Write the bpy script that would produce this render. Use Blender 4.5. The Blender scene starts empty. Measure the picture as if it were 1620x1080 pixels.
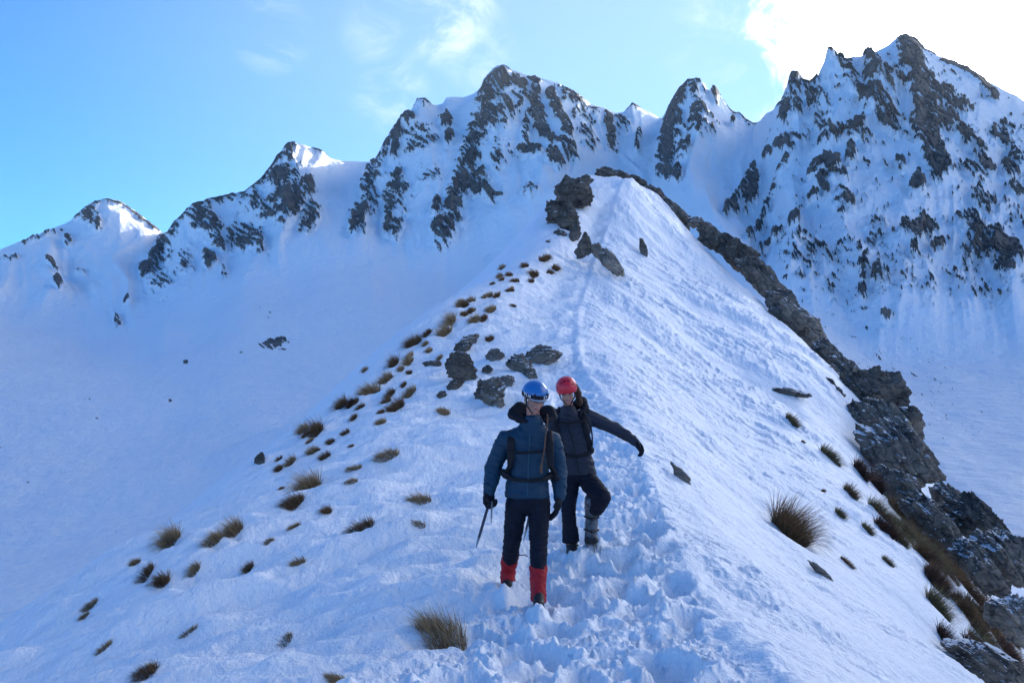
import bpy, bmesh, math, random
import numpy as np
from mathutils import Vector, Matrix

random.seed(7)
rng = np.random.default_rng(11)
scene = bpy.context.scene
COL = scene.collection
rad = math.radians

# ------------------------------------------------------------------ camera
FPX = 1575.0                     # focal length in pixels of the 1620 px wide frame (35 mm)
PITCH = math.atan(100.0 / FPX)
cam_d = bpy.data.cameras.new("camera")
cam = bpy.data.objects.new("camera", cam_d)
COL.objects.link(cam)
cam_d.sensor_width = 36.0
cam_d.lens = 35.0
cam_d.clip_start = 0.1
cam_d.clip_end = 12000.0
cam.location = (0, 0, 0)
cam.rotation_euler = (math.pi / 2 + PITCH, 0, 0)
scene.camera = cam

# ------------------------------------------------------------------ light
SUN_AZ, SUN_EL = rad(34.0), rad(15.0)        # azimuth clockwise from +Y
sun_dir = Vector((math.sin(SUN_AZ) * math.cos(SUN_EL), math.cos(SUN_AZ) * math.cos(SUN_EL), math.sin(SUN_EL)))
sl = bpy.data.lights.new("sun", 'SUN')
sl.energy = 4.0
sl.angle = rad(0.5)
sl.color = (1.0, 0.93, 0.82)
sun = bpy.data.objects.new("sun", sl)
COL.objects.link(sun)
sun.rotation_euler = sun_dir.to_track_quat('Z', 'Y').to_euler()

world = bpy.data.worlds.new("World")
scene.world = world
world.use_nodes = True
wt = world.node_tree
wn, wl = wt.nodes, wt.links
wn.clear()


def N(tree, kind, **kw):
    n = tree.nodes.new(kind)
    for k, v in kw.items():
        if k == 'inp':
            for kk, vv in v.items():
                n.inputs[kk].default_value = vv
        else:
            setattr(n, k, v)
    return n


def L(tree, a, b):
    tree.links.new(a, b)


def math_node(tree, op, a, b=None, clamp=False):
    m = tree.nodes.new('ShaderNodeMath')
    m.operation = op
    m.use_clamp = clamp
    for i, v in enumerate((a, b)):
        if v is None:
            continue
        if isinstance(v, (int, float)):
            m.inputs[i].default_value = v
        else:
            tree.links.new(v, m.inputs[i])
    return m.outputs[0]


def maprange(tree, val, a, b, c=0.0, d=1.0, smooth=True):
    m = tree.nodes.new('ShaderNodeMapRange')
    m.interpolation_type = 'SMOOTHSTEP' if smooth else 'LINEAR'
    m.clamp = True
    tree.links.new(val, m.inputs[0])
    for i, v in enumerate((a, b, c, d)):
        m.inputs[1 + i].default_value = v
    return m.outputs[0]


sky = N(wt, 'ShaderNodeTexSky', sky_type='NISHITA')
sky.sun_disc = False
sky.sun_elevation = SUN_EL
sky.sun_rotation = SUN_AZ
sky.altitude = 1900.0
sky.air_density = 1.0
sky.dust_density = 0.6
sky.ozone_density = 3.0
tc = N(wt, 'ShaderNodeTexCoord')
D = tc.outputs['Generated']


def pixel_dir(u, v):
    px, pz = (u - 810.0) / FPX, (540.0 - v) / FPX
    c, s = math.cos(PITCH), math.sin(PITCH)
    d = Vector((px, c - pz * s, s + pz * c))
    return d


def cloud_spot(u, v, a0, a1):
    """soft spot in the sky round a direction, 1 inside a0 degrees, 0 beyond a1"""
    d = pixel_dir(u, v).normalized()
    dp = wn.new('ShaderNodeVectorMath')
    dp.operation = 'DOT_PRODUCT'
    L(wt, D, dp.inputs[0])
    dp.inputs[1].default_value = d
    return maprange(wt, dp.outputs['Value'], math.cos(rad(a1)), math.cos(rad(a0)))


# warp + noise for the wisps
mp = N(wt, 'ShaderNodeMapping')
L(wt, D, mp.inputs[0])
mp.inputs['Scale'].default_value = (1.0, 1.0, 1.25)
nz = N(wt, 'ShaderNodeTexNoise', inp={'Scale': 13.0, 'Detail': 10.0, 'Roughness': 0.66, 'Distortion': 0.9})
L(wt, mp.outputs[0], nz.inputs['Vector'])
nz2 = N(wt, 'ShaderNodeTexNoise', inp={'Scale': 3.4, 'Detail': 5.0, 'Roughness': 0.55, 'Distortion': 0.3})
L(wt, mp.outputs[0], nz2.inputs['Vector'])
wisp = maprange(wt, nz.outputs[0], 0.42, 0.72)


def mx(a, b):
    return math_node(wt, 'MAXIMUM', a, b)


def mul(a, b):
    return math_node(wt, 'MULTIPLY', a, b)


spots = None
for (u, v, a0, a1, w) in ((430, 52, 0.3, 2.5, 0.6), (712, 22, 0.6, 3.4, 0.85), (618, 150, 0.2, 2.6, 0.5), (760, 90, 0.2, 2.6, 0.45),
                          (1160, 60, 0.5, 4.5, 0.45), (1190, 150, 0.5, 3.4, 0.9), (610, 50, 0.2, 2.8, 0.4), (1215, 190, 0.3, 2.4, 0.9)):
    s = mul(cloud_spot(u, v, a0, a1), w)
    spots = s if spots is None else mx(spots, s)
wispy = mul(wisp, spots)
# the big bright cloud bank in front of the hidden sun
bank_d = cloud_spot(1690, 40, 6.0, 20.0)
bank = math_node(wt, 'ADD', bank_d, math_node(wt, 'MULTIPLY', math_node(wt, 'SUBTRACT', nz.outputs[0], 0.5), 1.5))
bank = maprange(wt, bank, 0.45, 0.95)
bank = mul(bank, maprange(wt, bank_d, 0.02, 0.2))


def fill_cloud_at(az, el, a0, a1):
    d = Vector((math.sin(rad(az)) * math.cos(rad(el)), math.cos(rad(az)) * math.cos(rad(el)), math.sin(rad(el))))
    dp = wn.new('ShaderNodeVectorMath')
    dp.operation = 'DOT_PRODUCT'
    L(wt, D, dp.inputs[0])
    dp.inputs[1].default_value = d
    return maprange(wt, dp.outputs['Value'], math.cos(rad(a1)), math.cos(rad(a0)))


# added broken cloud, unseen over the right shoulder, to brighten the snow
side = math_node(wt, 'ADD', fill_cloud_at(85, 32, 8, 34), math_node(wt, 'MULTIPLY', math_node(wt, 'SUBTRACT', nz2.outputs[0], 0.5), 1.6))
side = mul(maprange(wt, side, 0.35, 0.75), maprange(wt, fill_cloud_at(85, 32, 8, 34), 0.02, 0.25))
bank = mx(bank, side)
# thin veil that whitens the sky towards the sun
veil = mul(cloud_spot(1690, 80, 2.0, 58.0), 0.36)
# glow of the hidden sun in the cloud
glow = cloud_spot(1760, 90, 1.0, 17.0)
CLOUD_COL = (0.98, 1.0, 1.03, 1)
bg_sky = N(wt, 'ShaderNodeBackground')
bg_cloud = N(wt, 'ShaderNodeBackground')
bg_bank = N(wt, 'ShaderNodeBackground')
SKY_STRENGTH = 0.10
bg_sky.inputs['Strength'].default_value = SKY_STRENGTH
tint = N(wt, 'ShaderNodeMix', data_type='RGBA', blend_type='MULTIPLY')
tint.inputs[0].default_value = 1.0
L(wt, sky.outputs[0], tint.inputs[6])
tint.inputs[7].default_value = (0.29, 0.74, 1.18, 1)
L(wt, tint.outputs[2], bg_sky.inputs['Color'])
bg_cloud.inputs['Color'].default_value = (0.80, 0.93, 1.0, 1)
bg_cloud.inputs['Strength'].default_value = 0.5
bg_bank.inputs['Color'].default_value = CLOUD_COL
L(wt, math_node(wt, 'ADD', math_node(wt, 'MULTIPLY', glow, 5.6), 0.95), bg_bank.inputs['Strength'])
m0 = N(wt, 'ShaderNodeMixShader')
m1 = N(wt, 'ShaderNodeMixShader')
m2 = N(wt, 'ShaderNodeMixShader')
L(wt, veil, m0.inputs[0]); L(wt, bg_sky.outputs[0], m0.inputs[1]); L(wt, bg_cloud.outputs[0], m0.inputs[2])
L(wt, wispy, m1.inputs[0]); L(wt, m0.outputs[0], m1.inputs[1]); L(wt, bg_cloud.outputs[0], m1.inputs[2])
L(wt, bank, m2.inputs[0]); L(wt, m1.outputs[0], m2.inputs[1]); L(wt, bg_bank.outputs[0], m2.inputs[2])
wo = N(wt, 'ShaderNodeOutputWorld')
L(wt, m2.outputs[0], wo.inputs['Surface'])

scene.view_settings.view_transform = 'Standard'
scene.view_settings.look = 'None'
scene.view_settings.exposure = 1.42
scene.view_settings.gamma = 1.0
scene.cycles.use_denoising = True
scene.cycles.max_bounces = 8
scene.cycles.diffuse_bounces = 4


# ------------------------------------------------------------------ numeric helpers
def pix(u, v, d):
    """world point seen at pixel (u, v) at forward distance y = d"""
    r = pixel_dir(u, v)
    k = d / r.y
    return (r.x * k, d, r.z * k)


def pchip_slopes(x, y):
    h = np.diff(x)
    dl = np.diff(y) / h
    m = np.zeros_like(y)
    if len(x) == 2:
        m[:] = dl[0]
        return m
    w1 = 2 * h[1:] + h[:-1]
    w2 = h[1:] + 2 * h[:-1]
    ok = dl[1:] * dl[:-1] > 0
    with np.errstate(divide='ignore', invalid='ignore'):
        mm = (w1 + w2) / (w1 / dl[:-1] + w2 / dl[1:])
    m[1:-1] = np.where(ok, mm, 0)
    m[0], m[-1] = dl[0], dl[-1]
    return m


def pchip(x, y, q):
    x = np.asarray(x, float)
    y = np.asarray(y, float)
    m = pchip_slopes(x, y)
    q = np.clip(q, x[0], x[-1])
    i = np.clip(np.searchsorted(x, q) - 1, 0, len(x) - 2)
    h = x[i + 1] - x[i]
    t = (q - x[i]) / h
    t2, t3 = t * t, t * t * t
    return ((2 * t3 - 3 * t2 + 1) * y[i] + (t3 - 2 * t2 + t) * h * m[i] + (-2 * t3 + 3 * t2) * y[i + 1] + (t3 - t2) * h * m[i + 1])


_ang = np.random.default_rng(5).random(256) * 2 * np.pi
_gx, _gy = np.cos(_ang), np.sin(_ang)


def _hash(ix, iy, seed):
    h = (ix.astype(np.int64) * 374761393 + iy.astype(np.int64) * 668265263 + seed * 974634777) & 0xffffffff
    h = ((h ^ (h >> 13)) * 1274126177) & 0xffffffff
    return (h ^ (h >> 16)) & 255


def gnoise(x, y, seed=0):
    ix, iy = np.floor(x), np.floor(y)
    fx, fy = x - ix, y - iy
    ux = fx * fx * fx * (fx * (fx * 6 - 15) + 10)
    uy = fy * fy * fy * (fy * (fy * 6 - 15) + 10)

    def g(dx, dy):
        k = _hash(ix + dx, iy + dy, seed)
        return _gx[k] * (fx - dx) + _gy[k] * (fy - dy)
    a = g(0, 0) + ux * (g(1, 0) - g(0, 0))
    b = g(0, 1) + ux * (g(1, 1) - g(0, 1))
    return (a + uy * (b - a)) * 1.5


def fbm(x, y, oct=4, seed=0, gain=0.5, lac=2.03):
    s, a, t = 0, 1.0, 0
    for o in range(oct):
        s = s + a * gnoise(x, y, seed + o * 17)
        t += a
        a *= gain
        x, y = x * lac + 11.3, y * lac - 7.9
    return s / t


def ridged(x, y, oct=4, seed=0, gain=0.5):
    s, a, t = 0, 1.0, 0
    for o in range(oct):
        s = s + a * (1 - 2 * np.abs(gnoise(x, y, seed + o * 17)))
        t += a
        a *= gain
        x, y = x * 2.03 + 11.3, y * 2.03 - 7.9
    return s / t


def sstep(a, b, x):
    t = np.clip((x - a) / (b - a), 0, 1)
    return t * t * (3 - 2 * t)


def grid_mesh(name, X, Y, Z, mat, wrap=False, attrs=None):
    """one sheet from rows x columns arrays"""
    nr, nc = X.shape
    me = bpy.data.meshes.new(name)
    co = np.stack([X, Y, Z], -1).reshape(-1, 3).astype(np.float32)
    idx = np.arange(nr * nc).reshape(nr, nc)
    if wrap:
        idx = np.concatenate([idx, idx[:, :1]], 1)
    q = np.stack([idx[:-1, :-1], idx[:-1, 1:], idx[1:, 1:], idx[1:, :-1]], -1).reshape(-1, 4)
    me.vertices.add(len(co))
    me.vertices.foreach_set('co', co.ravel())
    nf = len(q)
    me.loops.add(nf * 4)
    me.loops.foreach_set('vertex_index', q.ravel().astype(np.int32))
    me.polygons.add(nf)
    me.polygons.foreach_set('loop_start', np.arange(0, nf * 4, 4, dtype=np.int32))
    me.polygons.foreach_set('use_smooth', np.ones(nf, dtype=bool))
    me.update()
    for k, v in (attrs or {}).items():
        a = me.attributes.new(k, 'FLOAT', 'POINT')
        a.data.foreach_set('value', np.ascontiguousarray(v, dtype=np.float32).ravel())
    me.materials.append(mat)
    o = bpy.data.objects.new(name, me)
    COL.objects.link(o)
    return o


# ------------------------------------------------------------------ materials
def new_mat(name):
    m = bpy.data.materials.new(name)
    m.use_nodes = True
    t = m.node_tree
    b = t.nodes['Principled BSDF']
    return m, t, b


def ramp(t, fac, stops):
    r = t.nodes.new('ShaderNodeValToRGB')
    el = r.color_ramp.elements
    while len(el) < len(stops):
        el.new(0.5)
    for e, (p, c) in zip(el, stops):
        e.position = p
        e.color = (*c, 1) if len(c) == 3 else c
    t.links.new(fac, r.inputs[0])
    return r.outputs[0]


def noise_tex(t, vec, scale, detail=5, rough=0.55, dist=0.0):
    n = t.nodes.new('ShaderNodeTexNoise')
    n.inputs['Scale'].default_value = scale
    n.inputs['Detail'].default_value = detail
    n.inputs['Roughness'].default_value = rough
    n.inputs['Distortion'].default_value = dist
    if vec is not None:
        t.links.new(vec, n.inputs['Vector'])
    return n.outputs[0]


def mapping(t, vec, scale=(1, 1, 1), rot=(0, 0, 0)):
    m = t.nodes.new('ShaderNodeMapping')
    m.inputs['Scale'].default_value = scale
    m.inputs['Rotation'].default_value = rot
    t.links.new(vec, m.inputs[0])
    return m.outputs[0]


def bump(t, h, strength, dist, normal=None):
    b = t.nodes.new('ShaderNodeBump')
    b.inputs['Strength'].default_value = strength
    b.inputs['Distance'].default_value = dist
    t.links.new(h, b.inputs['Height'])
    if normal is not None:
        t.links.new(normal, b.inputs['Normal'])
    return b.outputs[0]


SNOW_A, SNOW_B = (0.845, 0.86, 0.89), (0.89, 0.90, 0.92)
ROCK_STOPS = [(0.25, (0.030, 0.032, 0.038)), (0.5, (0.085, 0.085, 0.090)), (0.75, (0.19, 0.18, 0.17))]


def snow_colour(t, vec):
    return ramp(t, noise_tex(t, vec, 0.9, 4), [(0.3, SNOW_A), (0.7, SNOW_B)])


def mat_snow_near():
    m, t, b = new_mat("snow")
    tc = t.nodes.new('ShaderNodeTexCoord')
    P = tc.outputs['Object']
    t.links.new(snow_colour(t, P), b.inputs['Base Color'])
    b.inputs['Roughness'].default_value = 0.55
    b.inputs['Specular IOR Level'].default_value = 0.25
    n1 = noise_tex(t, P, 28.0, 6, 0.65)
    n2 = noise_tex(t, mapping(t, P, (8, 5.0, 6), (0, 0, rad(-35))), 1.0, 5, 0.6)
    h = math_node(t, 'ADD', math_node(t, 'MULTIPLY', n1, 0.35), n2)
    t.links.new(bump(t, h, 1.0, 0.06), b.inputs['Normal'])
    return m


def mat_mountain():
    """snow with rock showing through where the rock attribute is positive"""
    m, t, b = new_mat("mountain_snow_and_rock")
    tc = t.nodes.new('ShaderNodeTexCoord')
    P = tc.outputs['Object']
    at = t.nodes.new('ShaderNodeAttribute')
    at.attribute_name = 'rock'
    nf = noise_tex(t, mapping(t, P, (0.3, 0.3, 0.55), (0, rad(35), 0)), 1.0, 6, 0.7)
    v = math_node(t, 'ADD', at.outputs['Fac'], math_node(t, 'MULTIPLY', math_node(t, 'SUBTRACT', nf, 0.5), 0.75))
    fac = maprange(t, v, -0.02, 0.03)
    nr = noise_tex(t, P, 0.12, 9, 0.7)
    rockc = ramp(t, nr, [(0.3, (0.045, 0.044, 0.047)), (0.5, (0.105, 0.097, 0.09)), (0.7, (0.22, 0.185, 0.15))])
    mix = t.nodes.new('ShaderNodeMix')
    mix.data_type = 'RGBA'
    t.links.new(fac, mix.inputs[0])
    t.links.new(ramp(t, noise_tex(t, P, 0.02, 4), [(0.3, SNOW_A), (0.7, SNOW_B)]), mix.inputs[6])
    t.links.new(rockc, mix.inputs[7])
    t.links.new(mix.outputs[2], b.inputs['Base Color'])
    b.inputs['Roughness'].default_value = 0.8
    b.inputs['Specular IOR Level'].default_value = 0.15
    h = math_node(t, 'ADD', noise_tex(t, P, 0.25, 8, 0.65), math_node(t, 'MULTIPLY', fac, 0.35))
    h = math_node(t, 'ADD', h, math_node(t, 'MULTIPLY', noise_tex(t, mapping(t, P, (0.05, 0.16, 0.1), (0, 0, rad(25))), 1.0, 7, 0.6), 0.9))
    t.links.new(bump(t, h, 0.8, 2.2), b.inputs['Normal'])
    return m


M_SNOW = mat_snow_near()
M_MOUNT = mat_mountain()

# ------------------------------------------------------------------ far terrain: snow basins and the mountain range
def ctrl(pts):
    """[(u, v, range)] or [('az', degrees, elevation slope, range)] -> arrays az, e, r"""
    az, e, r = [], [], []
    for p in pts:
        if p[0] == 'az':
            az.append(rad(p[1])); e.append(p[2]); r.append(p[3])
        else:
            d = pixel_dir(p[0], p[1])
            az.append(math.atan2(d.x, d.y)); e.append(d.z / math.hypot(d.x, d.y)); r.append(p[2])
    a = np.array([az, e, r]).T
    a = a[np.argsort(a[:, 0])]
    return a


CREST = [(-140, 452, 900), (0, 403, 900), (60, 375, 900), (110, 352, 900), (122, 340, 898), (135, 328, 896), (150, 320, 895), (172, 316, 895), (190, 320, 894), (215, 337, 890),
         (245, 358, 870), (258, 369, 862), (264, 368, 780), (275, 352, 765), (300, 330, 755), (318, 322, 752), (330, 315, 750), (352, 313, 750), (385, 308, 748), (400, 295, 745), (412, 284, 744),
         (425, 268, 742), (438, 252, 740), (450, 240, 740), (462, 231, 740), (478, 231, 742), (490, 235, 744), (505, 244, 748), (520, 252, 752), (545, 257, 760), (575, 258, 755), (590, 258, 740),
         (598, 245, 705), (606, 228, 700), (622, 210, 698), (640, 190, 695), (652, 176, 692), (660, 165, 690), (672, 163, 690), (690, 169, 692), (700, 166, 692), (706, 157, 690), (720, 155, 690),
         (735, 156, 690), (750, 150, 685), (760, 142, 680), (765, 127, 676), (780, 112, 672), (796, 107, 670), (806, 111, 670), (825, 117, 671), (840, 122, 672), (850, 121, 672), (860, 127, 672),
         (885, 134, 675), (900, 145, 678), (920, 156, 682), (935, 166, 685), (955, 172, 690), (975, 181, 695), (986, 178, 696), (1000, 167, 698), (1012, 172, 700), (1030, 180, 705), (1046, 190, 708),
         (1050, 185, 640), (1058, 172, 625), (1066, 160, 618), (1076, 146, 612), (1088, 137, 610), (1096, 141, 608), (1108, 149, 606), (1122, 158, 604), (1132, 158, 602), (1142, 165, 600), (1152, 174, 598),
         (1160, 181, 596), (1172, 184, 594), (1180, 192, 592), (1192, 199, 588), (1202, 196, 580), (1212, 185, 568), (1224, 178, 556), (1236, 166, 545), (1244, 150, 538), (1252, 132, 532), (1262, 131, 530),
         (1270, 139, 529), (1280, 142, 526), (1290, 136, 520), (1300, 116, 511), (1306, 104, 508), (1311, 95, 506), (1318, 96, 506), (1328, 97, 506), (1345, 98, 506), (1362, 97, 505), (1378, 90, 504), (1392, 82, 502), (1405, 76, 500),
         (1418, 66, 500), (1431, 60, 500), (1440, 62, 500), (1452, 68, 500), (1464, 79, 501), (1477, 87, 502), (1492, 95, 504), (1508, 103, 506), (1530, 110, 510), (1548, 118, 513), (1560, 128, 516), (1575, 135, 520), (1592, 146, 524),
         (1606, 152, 528), (1620, 162, 532), (1700, 188, 545),
         ('az', 33, 0.305, 560), ('az', 39, 0.33, 600), ('az', 46, 0.30, 640), ('az', 60, 0.22, 700), ('az', 90, 0.14, 900), ('az', 135, 0.07, 1200), ('az', 180, 0.04, 1250),  # unseen crest right of the frame, raised to block the sun
         ('az', -180, 0.04, 1250), ('az', -135, 0.05, 1250), ('az', -90, 0.06, 1200), ('az', -60, 0.08, 1100), ('az', -42, 0.09, 1000)]
BASE = [(-140, 520, 760), (0, 490, 745), (120, 500, 700), (200, 505, 650), (300, 470, 610), (400, 425, 585), (540, 400, 565), (700, 405, 545), (850, 350, 545), (960, 330, 545), (1030, 322, 545), (1060, 318, 470), (1130, 365, 400),
        (1200, 430, 345), (1300, 490, 320), (1400, 530, 312), (1500, 520, 318), (1620, 520, 325), ('az', 33, 0.08, 330), ('az', 60, 0.0, 400), ('az', 90, -0.03, 500), ('az', 180, -0.05, 900),
        ('az', -180, -0.05, 900), ('az', -90, -0.03, 800), ('az', -45, 0.03, 800)]
MID = [(-140, 640, 430), (0, 620, 430), (200, 610, 420), (400, 560, 410), (700, 520, 400), (1000, 480, 400), (1130, 520, 300), (1250, 600, 235), (1400, 660, 205), (1620, 680, 205), ('az', 45, -0.07, 220), ('az', 90, -0.12, 260),
       ('az', 180, -0.12, 400), ('az', -180, -0.12, 400), ('az', -90, -0.08, 400), ('az', -45, -0.02, 430)]
FOLD = [(-140, 870, 215), (0, 826, 215), (150, 778, 215), (300, 725, 215), (400, 690, 212), (560, 640, 205), (800, 610, 200), (1000, 620, 190), (1250, 760, 150), (1400, 790, 135), (1620, 830, 120), ('az', 45, -0.15, 120),
        ('az', 90, -0.22, 130), ('az', 180, -0.2, 200), ('az', -180, -0.2, 200), ('az', -90, -0.2, 210), ('az', -45, -0.16, 215)]
FOOT = [(-140, 1120, 92), (0, 1060, 95), (300, 960, 98), (600, 860, 100), (900, 800, 100), (1200, 900, 90), (1620, 1010, 80), ('az', 45, -0.3, 80), ('az', 90, -0.35, 80), ('az', 180, -0.3, 100),
        ('az', -180, -0.3, 100), ('az', -90, -0.3, 92), ('az', -45, -0.28, 92)]


def far_terrain():
    half = rad(31.5)
    dense = np.linspace(-half, half, 1500)
    side = np.linspace(half, 2 * np.pi - half, 150)[1:-1]
    az = np.concatenate([dense, side])
    azw = (az + np.pi) % (2 * np.pi) - np.pi
    cr, ba, mi, fo, ft = (ctrl(c) for c in (CREST, BASE, MID, FOLD, FOOT))
    ec = np.interp(azw, cr[:, 0], cr[:, 1]); rc = np.interp(azw, cr[:, 0], cr[:, 2])
    k = np.ones(5) / 5.0
    rcs = np.convolve(np.pad(rc, 2, mode='edge'), k, mode='valid')
    rc = np.where(np.abs(azw) < half * 0.98, rcs, rc)
    kk_ = np.exp(-0.5 * (np.arange(-90, 91) / 34.0) ** 2); kk_ /= kk_.sum()
    rc_true = rc
    rsm = np.convolve(np.pad(rc, 90, mode='edge'), kk_, mode='valid')
    rc = np.where(np.abs(azw) < half * 0.9, rsm, rc)

    def pc(c):
        return pchip(c[:, 0], c[:, 1], azw), pchip(c[:, 0], c[:, 2], azw)
    eb, rb = pc(ba); em, rm = pc(mi); ef, rf = pc(fo); et, rt = pc(ft)
    rb = np.minimum(rb, rc - 90)
    # nodes along each column, near to far
    R = np.stack([np.full_like(rt, 30.0), rt, rf, rm, rb, rc, rc + 140, rc + 290, np.full_like(rc, 1640.0)])
    Z = np.stack([np.full_like(rt, -34.0), et * rt, ef * rf, em * rm, eb * rb, ec * rc, ec * rc - 130, ec * rc * 0.3 - 60, np.full_like(rc, -150.0)])
    counts = [8, 60, 90, 110, 400, 14, 10, 8]
    rows_r, rows_z, rows_t = [], [], []
    # slopes by finite differences (smooth) but with a break at the fold and the crest
    dz = np.diff(Z, axis=0) / np.diff(R, axis=0)
    m = np.zeros_like(Z)
    m[1:-1] = 0.5 * (dz[1:] + dz[:-1])
    m[0], m[-1] = dz[0], dz[-1]
    mR = m.copy(); mL = m.copy()
    for kk in (5, 6):
        mL[kk] = dz[kk - 1]; mR[kk] = dz[kk]
    mL[5] = dz[4] * 1.15
    lf = 1 - sstep(-0.10, 0.0, azw)
    mR[2] = dz[2] * (1 - lf) - 0.14 * lf; mL[2] = dz[1] + 0.24 * lf
    mR[4] = dz[4] * 0.7; mL[4] = dz[4] * 0.7
    for s, c in enumerate(counts):
        ts = np.linspace(0, 1, c, endpoint=(s == len(counts) - 1))
        h = R[s + 1] - R[s]
        for t in ts:
            t2, t3 = t * t, t ** 3
            wj = (sstep(0.35, 1.0, t) if s == 4 else (1 - sstep(0, 1, t) if s == 5 else 0.0)) * (rc_true - rc)
            rows_r.append(R[s] + h * t + wj)
            rows_z.append((2 * t3 - 3 * t2 + 1) * Z[s] + (t3 - 2 * t2 + t) * h * mR[s] + (-2 * t3 + 3 * t2) * Z[s + 1] + (t3 - t2) * h * mL[s + 1] + wj * ec)
            rows_t.append(s + t)
    r = np.array(rows_r); z = np.array(rows_z); T = np.array(rows_t)[:, None] + 0 * r
    A = azw[None, :] + 0 * r
    x, y = r * np.sin(A), r * np.cos(A)
    # where in the photograph's frame each point lies (only used to look up where outcrops grow)
    c_, s_ = math.cos(PITCH), math.sin(PITCH)
    cy = y * c_ + z * s_
    cz = -y * s_ + z * c_
    cyy = np.where(cy > 1, cy, 1e9)
    U = 810 + FPX * x / cyy
    V = 540 - FPX * cz / cyy
    face = sstep(3.75, 4.15, T) * (1 - sstep(5.15, 5.6, T))
    # rock density
    dens = np.zeros_like(r)
    wobble = 0.55 * fbm(U / 13.0, V / 13.0, 4, 301)
    for (u, v, ru, rv, ang, w) in ROCKS:
        ca, sa = math.cos(rad(ang)), math.sin(rad(ang))
        du, dv = U - u, V - v
        p, q = (du * ca + dv * sa) / ru, (-du * sa + dv * ca) / rv
        dens = np.maximum(dens, w * (1 - sstep(0.45, 1.12, np.sqrt(p * p + q * q) + wobble)))
    for (pts, wd, w) in ROCK_LINES:
        for (u0, v0), (u1, v1) in zip(pts[:-1], pts[1:]):
            lx, ly = u1 - u0, v1 - v0
            tt = np.clip(((U - u0) * lx + (V - v0) * ly) / (lx * lx + ly * ly), 0, 1)
            dd = np.hypot(U - u0 - tt * lx, V - v0 - tt * ly)
            dens = np.maximum(dens, w * (1 - sstep(0.3 * wd, 1.2 * wd, dd)))
    right = sstep(1150, 1250, U)
    dens = np.maximum(dens, face * 0.05 * right)
    dens = dens * (T < 5.3)
    # strata noise, stretched along beds that dip down to the right
    ux, vx = U / 5.0, V / 5.0
    a = rad(38)
    p1, q1 = ux * math.cos(a) + vx * math.sin(a), -ux * math.sin(a) + vx * math.cos(a)
    n_a = fbm(p1 * 0.22, q1 * 1.25, 5, 3, 0.66)
    a2 = rad(75)
    p2, q2 = ux * math.cos(a2) + vx * math.sin(a2), -ux * math.sin(a2) + vx * math.cos(a2)
    n_b = fbm(p2 * 0.40, q2 * 1.1, 4, 31, 0.6)
    n_c = fbm(ux * 1.4, vx * 1.4, 3, 71, 0.6)
    n_d = fbm(U / 26.0, V / 22.0, 3, 87, 0.5)
    nn = 1.05 * n_a + 0.30 * n_b + 0.20 * n_c + 0.25 * n_d
    nn = 0.5 + nn * 1.22
    rock = np.clip(dens * 0.87 - 0.035 - nn, -1, 1)
    rock = np.where(dens < 0.03, -1, rock)
    # relief: gullies and ribs down the fall line, ledges where rock shows
    s_m = A * 650.0
    rib = ridged(s_m / 95.0 + 0.25 * fbm(s_m / 60, z / 60, 2, 9), z / 420.0, 4, 41, 0.55)
    d_n = face * (15.0 * rib + 3.5 * fbm(s_m / 22.0, z / 30.0, 4, 77) + 3.0 * sstep(-0.3, 0.5, dens - 0.25) + 2.2 * sstep(-0.08, 0.2, rock))
    d_n += (1 - face) * sstep(1.2, 2.5, T) * (T < 4.2) * 2.2 * fbm(s_m / 90.0, r / 60.0, 4, 15)
    d_n += (1 - face) * (T < 4.2) * 0.5 * sstep(0.5, 1.5, T) * fbm(x / 14.0 + y / 40.0, y / 16.0, 4, 25)
    crest_w = 1 - 0.8 * np.exp(-((T - 5.0) / 0.06) ** 2)
    d_n *= crest_w
    nx, ny, nzz = -np.sin(A) * 0.75, -np.cos(A) * 0.75, 0.66
    tilt = face
    x = x + d_n * nx * tilt
    y = y + d_n * ny * tilt
    z = z + d_n * (nzz * tilt + (1 - tilt))
    # jagged little teeth along the rocky skyline
    tooth = np.exp(-((T - 5.0) / 0.03) ** 2) * sstep(0.1, 0.5, dens)
    z = z + tooth * 1.6 * fbm(s_m / 7.0, 0 * s_m, 4, 55, 0.6)
    o = grid_mesh("mountains", x, y, z, M_MOUNT, wrap=True, attrs={'rock': rock})
    o['kind'] = 'structure'
    o['label'] = 'snow covered mountain range with dark rock ribs around two snow basins'
    return o


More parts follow.
